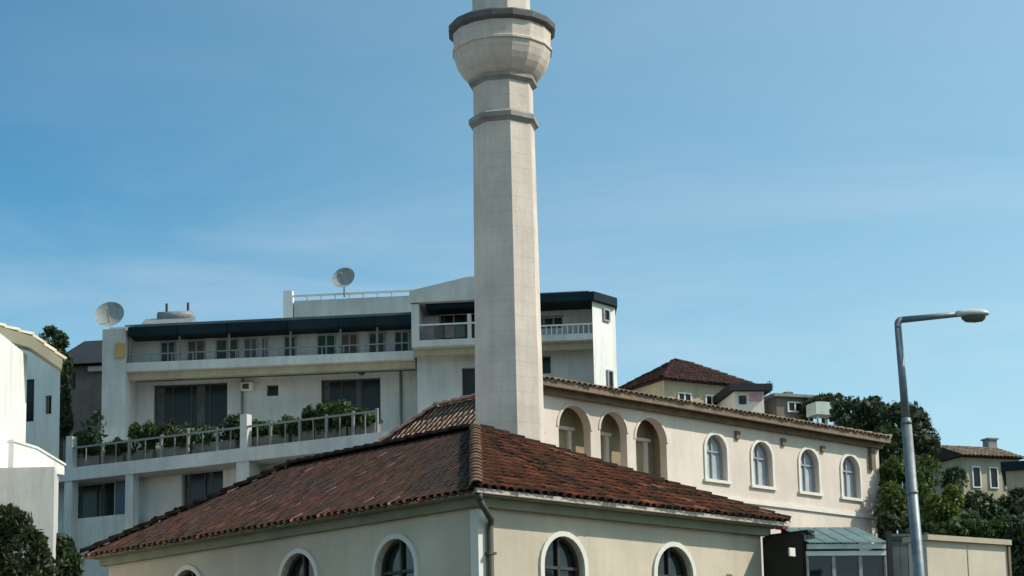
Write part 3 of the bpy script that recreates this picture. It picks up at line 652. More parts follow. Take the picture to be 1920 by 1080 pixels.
m = MB(T); x0 = tx(60, 1000, .3)[0]; x1 = tx(240, 1000, .3)[0]; m.box(x0, x1, .3, .5, 6, tx(150, 972, .3)[1]); m.build('dado_wall', M['whiteB'], apt)
RH = .8
posts = [128, 190, 240, 300, 350, 405, 455, 505, 560, 610, 660, 705]
for px in posts:
    x0 = tx(px, 830)[0]; big = px in (128, 455)
    w2, hh = (.14, RH+.35) if big else (.04, RH)
    MB(T).box(x0-w2, x0+w2, .04, .04+2*w2, TZ+.003, TZ+hh).build('terrace_post', M['whiteB'] if big else M['rail'], apt)
for i in range(len(posts)-1):
    a_, b_ = tx(posts[i], 830)[0], tx(posts[i+1], 830)[0]
    MB(T).box(a_+.145 if posts[i] in (128,455) else a_+.053, b_-.145 if posts[i+1] in (128,455) else b_-.053, .06, .1, TZ+RH-.12, TZ+RH-.05).build('terrace_rail', M['rail'], apt)
    nbal = 2
    for j in range(1, nbal):
        xx = a_+(b_-a_)*j/nbal; MB(T).box(xx-.018, xx+.018, .065, .095, TZ+.003, TZ+RH-.123).build('baluster', M['rail'], apt)

# ------------------------------------------------------------------ rooftop equipment
def dish(px, py, Y, rad, label, zbase, tilt=0):
    c = at(px, py, Y); t = thing('satellite_dish', label, 'satellite dish', (c.x, c.y, zbase), 0, None)
    f = Fr((c.x, c.y), 0); vs = []; fs = []; n = 20
    rings = 6; ax = Vector((-.25+tilt, -1, .38)).normalized(); e = ax.orthogonal().normalized(); g2 = ax.cross(e)
    for kk in range(rings+1):
        r = rad*kk/rings; dep = .28*rad*(kk/rings)**2-.28*rad
        for i in range(n):
            a_ = 2*math.pi*i/n; p = c+ax*(dep+.1)+(e*math.cos(a_)+g2*math.sin(a_))*max(r, .01); vs.append(tuple(p))
    for kk in range(rings):
        for i in range(n): fs.append((kk*n+i, kk*n+(i+1) % n, (kk+1)*n+(i+1) % n, (kk+1)*n+i))
    MB().add(vs, fs).build('reflector', M['dish'], t, True)
    MB().tube((c.x, c.y+.12, zbase), (c.x, c.y+.12, c.z-.02), .035, .035).build('mast', M['metal'], t)
    fp = c+ax*rad*.95; MB().tube(tuple(c+ax*-.02+Vector((0, 0, -rad*.7))), tuple(fp), .015).build('feed_arm', M['metal'], t)
    MB().tube(tuple(fp), tuple(fp-ax*.14), .05, .035).build('receiver', M['frame_grey'], t)
dish(645, 523, 70.5, .46, 'round satellite dish standing on the penthouse roof left of the minaret', za)
dish(206, 592, 67.5, .55, 'large satellite dish above the left pier of the apartment block', fx(200, 618)[1]+.003, .2)
# solar water heater: tank, panel and frame
hp = at(318, 585, 71.0); st = thing('solar_water_heater', 'grey rooftop solar heater with tank and two pipes on the apartment roof', 'water heater', (hp.x, hp.y, ZC1+.02))
hf = Fr((hp.x, hp.y), -6); zr = ZC1+.02
m = MB(hf); m.add([(-1.1,-.6,zr),(.9,-.6,zr),(.9,.5,zr+.62),(-1.1,.5,zr+.62),(-1.1,.55,zr),(.9,.55,zr)], [(0,1,2,3),(0,3,4),(1,5,2),(3,2,5,4),(0,4,5,1)]); m.build('collector_panel', M['tank'], st)
MB(hf).tube((-.62, .62, zr+.66), (.72, .62, zr+.66), .24, .24, 14).build('tank', M['tank'], st, True)
for x_ in (-.3, .55): MB(hf).tube((x_, .62, zr+.85), (x_, .62, zr+1.22), .05).build('vent_pipe', M['frame_dark'], st)
for x_ in (-.9, .75): MB(hf).box(x_-.03, x_+.03, .5, .75, zr, zr+.5).build('leg', M['metal'], st)

# ================================================================== WHITE HOUSE at the left edge
wx = -12.95
wh = thing('white_house', 'bright white house at left edge with dark narrow windows', 'house', (wx-2, 48, 0), 0)
yb = 50.8
xl = wx+.02
m = MB(); m.box(wx-6, wx-.28, 40, yb-.003, 0, at(0, 640, 49).z); m.build('wall', M['white'], wh)
# shaded front wing with a sun-facing roof slope
fxs = Fr((0, yb), -13); ea = fxs.onx(4, 760)[0]; eb = fxs.onx(112, 760)[0]
zl = fxs.onx(20, 625)[1]; zr_ = fxs.onx(112, 700)[1]
def fo(pa, pb, ya, yb_): 
    x0, z1_ = fxs.onx(pa, ya); x1, z0_ = fxs.onx(pb, yb_); return ((x0+x1)/2, x1-x0, z0_, z1_, z1_)
f1, f2 = fo(43, 63, 712, 790), fo(85, 96, 742, 776)
fW = lambda u, v, z: (u, v, z)
m = MB(fxs); m.wall(fW, ea, eb, 0, zr_-.1, [f1, f2], .2); m.build('wall', M['white'], wh)
gm_, gz_ = fxs.onx(60, 642); m = MB(fxs); m.add([(ea,0,zr_-.1),(eb,0,zr_-.1),(eb,0,fxs.onx(112, 684)[1]),(gm_,0,gz_),(ea,0,fxs.onx(4, 622)[1])], [(0,1,2,3,4)]); m.build('gable', M['white'], wh)
fsk = Fr((0, yb), -13); fsk.y = Vector((-.262, 1))   # the side of this wing runs back at a slant
m = MB(fsk); m.add([(eb-.003,.003,0),(eb-.003,6,0),(eb-.003,6,zr_-.1),(eb-.003,.003,zr_-.1)], [(0,1,2,3)]); m.build('wall', M['white'], wh)
for o_ in (f1, f2): rect_window(wh, fxs, o_[0]-o_[1]/2+.003, o_[0]+o_[1]/2-.003, o_[2]+.003, o_[3]-.003, .12, M['glass_far'], M['frame_dark'], 0, 1, .035)
CREAMT = [mat('tile_cream', (.62, .55, .40), .85, .2, 6, .3, 40, cvar=.15), mat('tile_sand', (.50, .43, .30), .85, .2, 6, .3, 40, cvar=.15)]
fr2 = Fr(at(-20, 640, yb-.75), 16); rk = lambda px, py: fr2.onx(px, py)
pts_ = [rk(-20, 628), rk(58, 652), rk(116, 692), rk(118, 674), rk(60, 630), rk(-20, 606)]
m = MB(fr2); m.xz(pts_, 0, .5); m.build('raked_parapet', M['sand'], wh)
for (xa_, za_), (xb_, zb3) in ((pts_[5], pts_[4]), (pts_[4], pts_[3])):
    caps(fr2.w(xb_, .2, zb3), fr2.w(xa_, .2, za_), CREAMT[0], wh, .33)
# white garden wall catching the sun, its top falling to the right
gp = at(28, 905, 47.5); G = Fr(gp, 0)
gw = thing('garden_wall', 'short sunlit white parapet with sloping top on a low wall below the white house', 'wall', (gp.x, gp.y, 0), 0)
x0 = 0; x1 = G.onx(102, 880)[0]; zg = G.onx(60, 876)[1]
m = MB(G); m.prism([(-1.5, 0), (x1, 0), (x1-.35, 1.9), (-1.5, 1.9)], 0, zg); m.build('wall', M['whiteB'], gw)
G2 = Fr(G.w(-.08, .12, 0), 52); L2 = 1.62
z_a = G.onx(24, 827)[1]; z_b = G.onx(94, 858)[1]
m = MB(G2); m.xz([(0, zg+.003), (L2, zg+.003), (L2, z_b), (L2*.45, z_a-.1), (0, z_a)], 0, .22); m.build('parapet', M['white'], gw)
m = MB(G2); m.xz([(-.03, z_a+.003), (L2*.45, z_a-.097), (L2+.03, z_b+.003), (L2+.03, z_b+.06), (L2*.45, z_a-.04), (-.03, z_a+.06)], -.03, .25); m.build('coping', M['white'], gw)

# house with slate roof in the gap
dp_ = at(158, 690, 76); D = Fr(dp_, -8)
dh = thing('slate_roofed_house', 'grey brown house with dark slate roof behind the left pier', 'house', (dp_.x, dp_.y, hgt(dp_.x, dp_.y)), R_(-8))
dx = lambda px, py: D.onx(px, py)
x0 = dx(112, 700)[0]; x1 = x0+4.2; z0 = dx(158, 686)[1]; z1_ = dx(158, 632)[1]
op = (lambda a, b: ((a[0]+b[0])/2, b[0]-a[0], b[1], a[1], a[1]))(dx(128, 700), dx(142, 730))
m = MB(D); m.wall(lambda u, v, z: (u, v, z), x0, x1, 6, z0, [op], .2); m.build('wall', M['brown_wall'], dh)
m = MB(D); m.box(x0, x0+.2, .003, 6, 6, z0).box(x1-.2, x1, .003, 6, 6, z0); m.build('wall', M['brown_wall'], dh)
rect_window(dh, D, op[0]-op[1]/2+.003, op[0]+op[1]/2-.003, op[2]+.003, op[3]-.003, .12, M['glass_far'], M['frame_dark'], 1, 0)
m = MB(D); m.add([(x0-.4,-.5,z0),(x1+.4,-.5,z0),(x1+.4,6.5,z0),(x0-.4,6.5,z0),(x0+.2,2.2,z1_+.35),(x1-.2,2.2,z1_+.35)], [(0,1,5,4),(1,2,5),(2,3,4,5),(3,0,4),(0,3,2,1)]); m.build('roof', M['dark_roof'], dh)
m = MB(D); x_, z_ = dx(170, 694); m.box(x0+1.3, x1, -.25, -.003, z_-.1, z_+.1); m.build('lintel_slab', M['whiteB'], dh)

# ================================================================== houses beyond the hall
hp_ = at(1275, 735, 80); E1 = Fr(hp_, 30)
e = thing('red_roofed_house', 'house with dark red hipped roof rising above the hall', 'house', (hp_.x, hp_.y, hgt(hp_.x, hp_.y)), R_(30))
zz = at(1290, 736, 80).z; hw_, hd = 2.5, 2.3
m = MB(E1); m.box(-hw_+.3, hw_-.3, -hd+.3, hd-.3, 6, zz); m.build('wall', M['sand'], e)
zr2 = at(1290, 679, 80).z
ee = [E1.w(-hw_,-hd,zz), E1.w(hw_,-hd,zz), E1.w(hw_,hd,zz), E1.w(-hw_,hd,zz)]; ea_, eb_ = E1.w(-.3,0,zr2), E1.w(.3,0,zr2)
m = MB(); m.add([tuple(p) for p in ee+[ea_, eb_]], [(0,1,5,4),(1,2,5),(2,3,4,5),(3,0,4),(0,3,2,1)]); er = m.build('roof', M['lead'], e)
tiled([([ee[0],ee[1],eb_,ea_], 1), ([ee[3],ee[0],ea_], 1), ([ee[1],ee[2],eb_], 0)], REDT, (.6, .4), er, 200)
caps(ee[0], ea_, REDT[0], er); caps(ea_, eb_, M['dark_roof'], er); caps(ee[1], eb_, REDT[0], er)
for x_ in (-1.2, .2, 1.5): rect_window(e, E1, x_-.35, x_+.35, zz-1.5, zz-.45, -hd+.29, M['glass_far'], M['frame_white'], 1, 0)
rp_ = at(1408, 742, 76); E2 = Fr(rp_, 8)
e2_ = thing('rooftop_hut', 'small pale rooftop hut with dark flat roof beside the red roofed house', 'hut', (rp_.x, rp_.y, hgt(rp_.x, rp_.y)), R_(8))
ex_ = lambda px, py: E2.onx(px, py)
x0, z1_ = ex_(1377, 734); x1 = ex_(1432, 740)[0]
m = MB(E2); m.box(x0, x1, 0, 2.5, 6, z1_); m.build('wall', M['trim'], e2_)
m = MB(E2); m.box(x0-.25, x1+.3, -.3, 2.8, z1_+.003, z1_+.28); m.build('roof', M['dark_roof'], e2_)
xa, za_ = ex_(1405, 738); xb, zb2 = ex_(1428, 752); MB(E2).box(xa, xb, -.05, -.003, zb2, za_).build('hanging_cloth', M['pinkcloth'], e2_)
xa, za_ = ex_(1385, 742); MB(E2).box(xa, xa+.3, -.04, -.003, za_-.35, za_).build('window', M['glass_far'], e2_)
rp_ = at(1480, 765, 78); E3 = Fr(rp_, 20)
e3_ = thing('grey_shed', 'small grey flat roofed shed between the rooftop hut and the tree', 'shed', (rp_.x, rp_.y, hgt(rp_.x, rp_.y)), R_(20))
z1_ = at(1480, 740, 78).z
m = MB(E3); m.box(-.6, 1.1, 0, 2, 6, z1_-.12); m.build('wall', M['brown_wall'], e3_)
m = MB(E3); m.box(-.8, 1.3, -.2, 2.2, z1_-.117, z1_); m.build('roof', M['tank'], e3_)
MB(E3).box(.3, .65, .8, 1.15, z1_+.003, z1_+.3).build('chimney', M['brown_wall'], e3_)
ae = MB(E3).tube((-.4, .9, z1_), (-.4, .9, z1_+.75), .02).build('aerial', M['metal'], e3_)
for kk in range(4): MB(E3).tube((-.4-.22+.03*kk, .9, z1_+.5+.07*kk), (-.4+.22-.03*kk, .9, z1_+.5+.07*kk), .012).build('rod', M['metal'], ae)
rect_window(e3_, E3, -.1, .6, z1_-.75, z1_-.3, -.02, M['glass_far'], M['frame_white'], 1, 0)
rp_ = at(1545, 770, 74); E4 = Fr(rp_, 20)
e4_ = thing('water_tank', 'pale blue grey box tank on a frame in front of the tree', 'water tank', (rp_.x, rp_.y, hgt(rp_.x, rp_.y)), R_(20))
z1_ = rp_.z
m = MB(E4); m.box(-.35, .55, 0, .8, z1_-.15, z1_+.35); m.build('tank', M['corr'], e4_)
MB(E4).box(-.1, .3, .2, .6, z1_+.353, z1_+.42).build('lid', M['tank'], e4_)
for x_ in (-.3, .44):
    for y_ in (.03, .7): MB(E4).box(x_, x_+.06, y_, y_+.06, 6, z1_-.153).build('leg', M['metal'], e4_)
# far house on the right
fp_ = at(1820, 862, 92); E5 = Fr(fp_, 22)
e5 = thing('brown_roofed_house', 'distant sand house with brown tile roof and chimney at right', 'house', (fp_.x, fp_.y, hgt(fp_.x, fp_.y)), R_(22))
z0 = at(1815, 868, 92).z; z1_ = at(1815, 842, 92).z
hx = 1.85
m = MB(E5); m.box(-hx+.2, hx-.2, -1.6, 2.2, 6, z0-.02); m.build('wall', M['sand'], e5)
re_ = [E5.w(-hx,-1.9,z0), E5.w(hx,-1.9,z0), E5.w(hx,2.5,z0), E5.w(-hx,2.5,z0)]; ra_, rb_ = E5.w(-hx,.3,z1_+.1), E5.w(hx,.3,z1_+.1)
m = MB(); m.add([tuple(p) for p in re_+[ra_, rb_]], [(0,1,5,4),(1,2,5),(2,3,4,5),(3,0,4),(0,3,2,1)]); r5 = m.build('roof', M['lead'], e5)
tiled([([re_[0],re_[1],rb_,ra_], 1)], HALLT, (.6, .4), r5, 120)
m = MB(E5); m.box(hx-.65, hx-.15, .1, .6, z0, z1_+.55); ch = m.build('chimney', M['tank'], e5)
MB(E5).box(hx-.72, hx-.08, .03, .67, z1_+.553, z1_+.63).build('chimney_cap', M['tank'], ch)
for x_ in (-.9, .1, 1.0): rect_window(e5, E5, x_-.25, x_+.25, z0-1.5, z0-.45, -1.62, M['glass_far'], M['frame_white'], 0, 0)
fp_ = at(1908, 895, 84); E6 = Fr(fp_, -16)
e6 = thing('cream_house', 'distant cream house with dark blue roof edge at right frame edge', 'house', (fp_.x, fp_.y, hgt(fp_.x, fp_.y)), R_(-16))
z0 = at(1908, 882, 84).z
m = MB(E6); m.box(-.5, 5, 0, 5, 6, z0); m.build('wall', M['sand'], e6)
m = MB(E6); m.box(-.7, 5.2, -.2, 5.2, z0+.003, z0+.4); m.build('roof', M['navy2'], e6)
rect_window(e6, E6, .6, 1.5, z0-1.7, z0-.5, -.02, M['glass_far'], M['frame_white'], 1, 0)

# ================================================================== kiosk, lean-to, gate and cream wall block at lower right
kf = Fr(A.w(0, 0, 0), ANG)
ks = thing('dark_kiosk', 'black green panelled kiosk standing against the right end of the cream wall', 'kiosk', tuple(A.w(8.4, -.6, 0)), R_(ANG))
kx0 = A.onx(1446, 1000, OV)[0]; kx1 = A.onx(1508, 1000, -.75)[0]; kz = A.onx(1470, 989, -.75)[1]
m = MB(A); m.box(kx0+.04, kx1-.04, -.71, OV-.06, 0, kz-.06); m.build('body', M['darkwood'], ks)
n_ = 3
for i in range(n_):
    a_ = kx0+(kx1-kx0)*i/n_+.02; b_ = kx0+(kx1-kx0)*(i+1)/n_-.02
    for z0, z1_ in ((4.0, 5.15), (5.2, kz-.08)): MB(A).box(a_, b_, -.75, -.713, z0, z1_).build('panel', M['dgreen'], ks)
m = MB(A); m.box(kx0-.06, kx1+.06, -.8, OV-.05, kz-.057, kz); m.build('roof_cap', M['dgreen'], ks)
x_, z_ = A.onx(1483, 980, -.75); MB(A).box(x_-.1, x_+.1, -.6, -.4, kz+.003, kz+.05).build('cap_box', M['red'], ks)
x_, z_ = A.onx(1485, 1036, -.77); MB(A).box(x_-.1, x_+.09, -.79, -.753, z_-.08, z_+.1).build('notice', M['trim'], ks)
# glazed lean-to with corrugated sheets
LP = at(1510, 1080, 40.5); L = Fr(LP, 8)
le = thing('glazed_lean_to', 'glazed lean-to with pale green corrugated roof beside the dark kiosk', 'lean-to', (LP.x, LP.y, 0), R_(8))
lx = lambda px, py, y0=0: L.onx(px, py, y0)
x0 = lx(1512, 1030)[0]; x1 = lx(1662, 1030)[0]; zf = lx(1580, 1028)[1]; zbk = zf+.55
ncor = 5
for i in range(ncor):
    a_ = x0+(x1-x0)*i/ncor+.01; b_ = x0+(x1-x0)*(i+1)/ncor-.01; mm_ = MB(L); vs = []; fs = []; nn = 24
    for j in range(nn+1):
        u = a_+(b_-a_)*j/nn; dz = .018*math.sin(j*math.pi/2)
        vs += [(u, -.15, zf+.11+dz), (u, 1.9, zbk+.13+dz)]
    for j in range(nn): fs.append((2*j, 2*j+2, 2*j+3, 2*j+1))
    mm_.add(vs, fs).build('roof_sheet', M['corr'], le)
MB(L).box(x0, x1, -.1, -.02, zf-.02, zf+.085).build('fascia', M['corr'], le)
MB(L).box(x0, x1, -.03, .06, zf-.16, zf-.06).build('head_rail', M['frame_white'], le)
MB(L).box(x0, x1, 1.8, 1.9, 0, zbk+.1).build('back_wall', M['darkwood'], le)
MB(L).box(x1-.08, x1, 0, 1.797, 0, zf+.05).build('side_wall', M['grey'], le)
for i in range(4):
    c = x0+(x1-x0)*i/3; wv = .04
    MB(L).box(c-wv if i else c, c+wv if i < 3 else c, 0, .07, 0, zf-.163).build('mullion', M['frame_grey'] if i < 3 else M['frame_white'], le)
    if i < 3:
        a_, b_ = c+.042, x0+(x1-x0)*(i+1)/3-.042
        MB(L).box(a_, b_, .03, .045, zf-1.3, zf-.165).build('pane', M['glass'], le)
        MB(L).box(a_, b_, .0, .06, zf-2.6, zf-1.303).build('panel', M['grey'], le)
# grey sheet gate
GP = at(1664, 1080, 37); GA = Fr(GP, 10)
gt = thing('sheet_gate', 'grey sheet steel gate behind the street lamp pole', 'gate', (GP.x, GP.y, 0), R_(10))
ax_ = lambda px, py: GA.onx(px, py)
x0 = ax_(1664, 1040)[0]; x1 = ax_(1742, 1040)[0]; z1_ = ax_(1700, 1001)[1]
MB(GA).box(x0, x0+.09, -.05, .06, 0, z1_+.05).build('post', M['black'], gt); MB(GA).box(x1-.09, x1, -.05, .06, 0, z1_+.02).build('post', M['grey'], gt)
for i in range(4):
    a_ = x0+.1+(x1-x0-.2)*i/4; b_ = x0+.1+(x1-x0-.2)*(i+1)/4-.012; MB(GA).box(a_, b_, 0, .03, .1, z1_).build('panel', M['grey'], gt)
for z in (z1_-.08, z1_-1.0): MB(GA).box(x0+.095, x1-.095, -.04, -.003, z-.05, z+.03).build('crossbar', M['black'], gt)
# cream cream wall block with a flat cap
UP = at(1740, 1080, 34); UB = Fr(UP, 34)
ub_ = thing('rendered_wall', 'cream rendered wall block with flat cap right of the lamp pole', 'wall', (UP.x, UP.y, 0), R_(34))
bx_ = lambda px, py: UB.onx(px, py)
x0 = bx_(1738, 1040)[0]; x1 = bx_(1888, 1040)[0]; z1_ = bx_(1810, 1018)[1]
m = MB(UB); m.box(x0, x1, 0, .45, 0, z1_); m.build('wall', M['cream'], ub_)
m = MB(UB); m.box(x0-.05, x1+.05, -.09, .54, z1_+.003, z1_+.1); m.build('cap', M['sand'], ub_)
MB(UB).box(x1+.003, x1+.06, -.04, .1, 0, z1_-.02).build('corner_post', M['fascia'], ub_)
MB(UB).box((x0+x1)/2-.01, (x0+x1)/2+.01, -.012, -.003, 0, z1_-.05).build('joint_strip', M['sand'], ub_)

# ================================================================== street lamp
p0 = at(1734, 1200, 28); p1 = at(1683, 600, 28)
lamp = thing('street_lamp', 'tall grey street lamp with long horizontal arm in front of the gate', 'street lamp', (p0.x, p0.y, 0))
zk = at(1700, 790, 28).z
px_ = lambda z: p1.x+(p0.x-p1.x)*(p1.z-z)/(p1.z-p0.z)*1.0
MB().tube((px_(0), 28, 0), (px_(0), 28, .5), .14, .14, 16).build('base', M['metal'], lamp, True)
MB().tube((px_(.5), 28, .5), (px_(zk), 28, zk), .09, .08, 16).build('lower_pole', M['metal'], lamp, True)
MB().tube((px_(zk-.05), 28, zk-.05), (px_(zk+.05), 28, zk+.05), .086, .068, 16).build('collar', M['metal'], lamp, True)
MB().tube((px_(zk), 28, zk), (p1.x, 28, p1.z-.13), .062, .053, 16).build('upper_pole', M['metal'], lamp, True)
for z_ in (zk-1.1,): MB().tube((px_(z_), 28, z_), (px_(z_+.04), 28, z_+.04), .092, None, 16).build('strap_band', M['tank'], lamp, True)
b1 = at(1800, 590, 27.8)
m = MB(); m.path([(p1.x, 28, p1.z-.14)]+[(p1.x+.06*(1-math.cos(t_*math.pi/12)), 28, p1.z-.06+.06*math.sin(t_*math.pi/12)) for t_ in range(0, 7)]+[(b1.x, 27.8, b1.z+.01)], [.052]*7+[.05, .042], 14); m.build('arm', M['metal'], lamp, True)
# lamp head: a tapered shell with a lens below
vs = []; fs = []; prof = [(0, .05, .05), (.08, .075, .075), (.22, .11, .085), (.36, .115, .08), (.46, .09, .055), (.5, .03, .02)]; n = 14
for xx, ry, rz in prof:
    for i in range(n):
        a_ = 2*math.pi*i/n; zz_ = math.sin(a_)*rz
        vs.append((b1.x-.06+xx, 27.8+math.cos(a_)*ry, b1.z+(zz_ if zz_ > 0 else zz_*.45)))
for kk in range(len(prof)-1):
    for i in range(n): fs.append((kk*n+i, kk*n+(i+1) % n, (kk+1)*n+(i+1) % n, (kk+1)*n+i))
fs += [list(range(n))[::-1], [(len(prof)-1)*n+i for i in range(n)]]
hd_ = MB().add(vs, fs).build('lamp_head', mat('lamp_shell', (.55, .56, .54), .4, .1, 5, spec=.5), lamp, True)
vs = []; fs = []
for kk, (rr, dz) in enumerate(((1, -.02), (.95, -.07), (.7, -.11), (.2, -.125))):
    for i in range(n):
        a_ = 2*math.pi*i/n; vs.append((b1.x+.2+math.cos(a_)*.19*rr, 27.8+math.sin(a_)*.1*rr, b1.z+dz))
for kk in range(3):
    for i in range(n): fs.append((kk*n+i, kk*n+(i+1) % n, (kk+1)*n+(i+1) % n, (kk+1)*n+i))
fs.append([3*n+i for i in range(n)])
MB().add(vs, fs).build('lens', mat('lamp_lens', (.10, .11, .09), .2, .2, 5, spec=.5), hd_, True)

# ================================================================== trees and shrubs
def foliage(mb, blobs, n, size, seed):
    rnd = random.Random(seed); tot = sum(b[3]*b[4]*b[5] for b in blobs)
    for bx, by, bz, rx, ry, rz in blobs:
        for i in range(int(n*rx*ry*rz/tot)):
            while True:
                d = Vector((rnd.uniform(-1, 1), rnd.uniform(-1, 1), rnd.uniform(-1, 1)))
                if .05 < d.length < 1: break
            d = d.normalized()*(rnd.random()**.38)*(1+rnd.gauss(0, .07))
            p = Vector((bx+d.x*rx, by+d.y*ry, bz+d.z*rz))
            if math.sin(p.x*5.1+seed)+math.sin(p.y*4.3+seed*2)+math.sin(p.z*5.7+p.x*2.3) < -.3 and rnd.random() < .85: continue
            s_ = size*rnd.uniform(.5, 1.5)
            a = Vector((rnd.gauss(0, 1), rnd.gauss(0, 1), rnd.gauss(0, .7))).normalized(); b = a.orthogonal().normalized()
            b = (b*math.cos(rnd.random()*6.3)+a.cross(b)*math.sin(rnd.random()*6.3)); b.normalize()
            c = a.cross(b)
            k = len(mb.v)
            for kk in range(2):                # a pair of pointed leaves per twig
                o_ = p+c*s_*(kk-.5)*.7
                k = len(mb.v); mb.v += [o_-b*s_, o_+a*s_*.42-b*s_*.1, o_+b*s_+c*s_*.15, o_-a*s_*.42-b*s_*.1]; mb.f.append([k, k+1, k+2, k+3])
def tree(name, label, P, blobs, n, size, lm, seed, cat='tree', group=None, trunk=.2, cname='crown'):
    t = thing(name, label, cat, P, 0, group); rnd = random.Random(seed+99)
    mb = MB(); foliage(mb, blobs, n, size, seed); mb.build(cname, lm, t)
    tb = MB(); base = Vector(P); zs = min(b[2]-b[5]*.6 for b in blobs); cx = sum(b[0] for b in blobs)/len(blobs); cy = sum(b[1] for b in blobs)/len(blobs)
    fork = Vector((cx*.6+base.x*.4, cy*.6+base.y*.4, max(zs, base.z+.2)))
    mid = base.lerp(fork, .5)+Vector((rnd.gauss(0, trunk*.5), 0, 0))
    tb.path([tuple(base-Vector((0, 0, .2))), tuple(mid), tuple(fork)], [trunk*1.25, trunk, trunk*.8], 9); tb.build('trunk', M['bark'], t, True)
    for b in blobs:
        e_ = Vector((b[0], b[1], b[2]+b[5]*.25)); mdl = fork.lerp(e_, .5)+Vector((rnd.gauss(0, .1), rnd.gauss(0, .1), -.1))
        MB().path([tuple(fork), tuple(mdl), tuple(e_)], [trunk*.55, trunk*.35, trunk*.12], 6).build('limb', M['bark'], t, True)
    return t
def blobs_px(lst, Y):
    out = []
    for px, py, rpx, rpy, dy in lst:
        c = at(px, py, Y+dy); kx = (Y+dy)/FPX; out.append((c.x, c.y, c.z, rpx*kx, rpx*kx*.9, rpy*kx))
    return out
def tr(name, label, Y, lst, n, size, lm, seed, group=None, trunk=.2, cat='tree', basez=None, cname='crown'):
    bl = blobs_px(lst, Y); cx = sum(b[0] for b in bl)/len(bl); cy = sum(b[1] for b in bl)/len(bl)
    return tree(name, label, (cx, cy, hgt(cx, cy) if basez is None else basez), bl, n, size, lm, seed, cat, group, trunk, cname)
GT = 'trees on the slope right of the hall'
tr('leafy_tree', 'large dark green tree rising behind the street lamp pole', 70, [(1695,800,52,44,0),(1640,778,44,34,1),(1725,830,38,40,0),(1590,772,36,30,2),(1665,850,46,50,-1),(1610,800,40,30,1)], 14000, .095, LEAF_D, 1, GT, .26)
tr('leafy_tree', 'paler feathery treetop left of the large dark tree', 78, [(1545,762,26,24,0),(1520,768,20,20,0),(1570,758,22,20,1)], 2600, .12, LEAF_O, 2, GT, .16)
tr('leafy_tree', 'mid green tree directly below the large dark tree beside the hall end', 66, [(1690,900,42,50,0),(1672,950,34,46,-1),(1720,950,34,50,0),(1740,890,30,40,1)], 8500, .085, leafmat('leaf_light', (.12, .165, .04), (.04, .07, .02)), 3, GT, .18)
tr('leafy_shrub', 'bright yellow green bush behind the cream wall block', 60, [(1765,960,34,36,0),(1745,985,24,30,0),(1785,935,22,26,0)], 6500, .07, LEAF_Y, 4, GT, .12, 'shrub')
tr('leafy_shrub', 'dark bush right of the yellow green bush below the brown roofed house', 64, [(1830,955,40,32,0),(1862,985,36,36,0),(1810,990,36,34,-1),(1790,900,24,24,3)], 8000, .08, LEAF_D, 5, GT, .14, 'shrub')
tr('leafy_shrub', 'dark tree mass at the right frame edge beside the cream wall block', 44, [(1915,1010,26,46,0),(1935,1060,46,60,0),(1910,1080,24,50,0),(1925,960,26,30,1)], 8000, .065, LEAF_D, 6, GT, .14, 'tree')
tr('leafy_tree', 'sparse bush in front of the far cream house', 80, [(1890,950,26,24,0),(1912,935,22,22,0)], 2200, .10, LEAF_O, 12, GT, .12, 'shrub')
tr('leafy_tree', 'olive green tree at the lower left corner', 40, [(25,985,38,40,0),(55,1030,34,40,-1),(5,1040,36,60,0),(75,1062,30,34,1),(35,1085,40,40,0)], 15000, .06, LEAF_O, 7, None, .15)
tr('leafy_shrub', 'dark shrub between the left tree and the cream wall', 49, [(112,1025,26,22,0),(122,1060,30,34,0)], 4200, .09, LEAF_D, 8, None, .12, 'shrub')
tr('leafy_tree', 'dark green tree between the white house and the slate roofed house', 72, [(112,640,16,20,0),(122,690,14,30,0),(118,740,14,34,0),(122,790,14,34,0),(95,622,14,10,0)], 3600, .09, LEAF_D, 9, None, .14)
tr('leafy_shrub', 'dark low bush behind the grey sheet gate', 58, [(1690,1000,40,34,0),(1730,1010,34,30,0),(1665,985,22,24,0)], 4600, .10, LEAF_D, 13, GT, .1, 'shrub')
tr('leafy_shrub', 'mid green bush behind the cream wall block', 56, [(1790,1000,40,26,0),(1840,1000,40,26,0),(1880,1000,40,30,0)], 5200, .10, LEAF_M, 14, GT, .1, 'shrub')
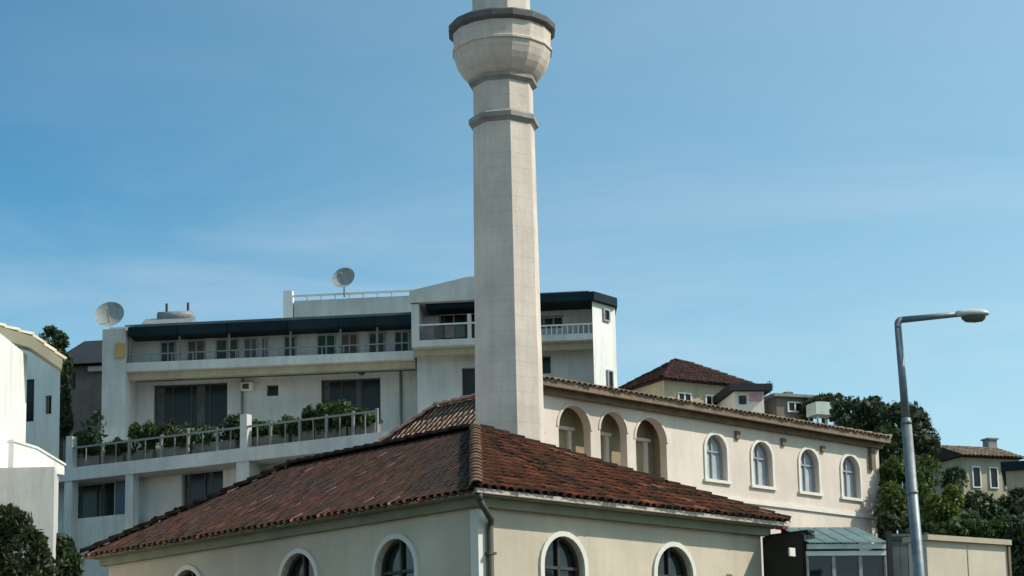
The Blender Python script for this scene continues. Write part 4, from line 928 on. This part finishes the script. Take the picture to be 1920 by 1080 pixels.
# terrace planting: each clump a thing of its own, in its own trough
def trough(px, wpx, top, lm, seed, label, n=900):
    bottom = 0; x0 = tx(px-wpx/2, 830, .55)[0]; x1 = tx(px+wpx/2, 830, .55)[0]; zt_ = T.onx(px, top, .55)[1]
    c = T.w((x0+x1)/2, .55, TZ+.003)
    t = thing('planter', label, 'planter', tuple(c), T.ang, 'planters along the terrace railing')
    MB(T).box(x0, x1, .36, .74, TZ+.003, TZ+.4).build('trough', M['brown_wall'], t)
    rnd = random.Random(seed); bl = []; nblob = max(2, int((x1-x0)/.4))
    for i in range(nblob):
        xx = x0+(x1-x0)*(i+.5)/nblob; hh = (zt_-TZ-.35)*rnd.uniform(.55, 1.15); p = T.w(xx, .55+rnd.uniform(-.08, .08), 0)
        bl.append((p.x, p.y, TZ+.3+hh*.5, rnd.uniform(.26, .42), .3, hh*.58))
    mb = MB(); foliage(mb, bl, int(n*1.5), .085, seed); mb.build('foliage', lm, t)
    for i, b in enumerate(bl): MB().tube((b[0], b[1], TZ+.38), (b[0]+.05, b[1], b[2]), .015).build('stem', M['bark'], t)
trough(165, 56, 781, LEAF_D, 21, 'low dark hedge trough at the left end of the terrace', 1500)
trough(218, 40, 806, LEAF_O, 28, 'low olive plant trough below the left pier')
trough(268, 50, 800, LEAF_M, 22, 'trough with short leafy plants left of the wide left window')
trough(330, 60, 790, LEAF_O, 23, 'trough with pale plants in front of the wide left window')
trough(396, 60, 788, LEAF_M, 29, 'trough with bright plants below the right part of the wide left window', 1100)
trough(436, 22, 780, LEAF_D, 24, 'narrow dark green trough just left of the tall terrace post', 900)
trough(508, 78, 770, LEAF_M, 25, 'long trough of green plants right of the tall terrace post', 2100)
trough(573, 40, 764, LEAF_D, 31, 'dark trough between the long trough and the second window', 1300)
trough(626, 58, 754, LEAF_M, 26, 'trough with tall green shrub below the second window', 2000)
trough(684, 50, 762, LEAF_M, 27, 'trough with bushy green shrub at the right end of the terrace', 1700)
tr('climbing_vine', 'green bush spilling over the white house roof edge', 54, [(92,650,14,16,0),(108,668,10,14,0),(80,634,10,10,0)], 900, .07, LEAF_O, 30, None, .05, 'shrub')

for o in bpy.data.objects:
    if '_r' in o: del o['_r']
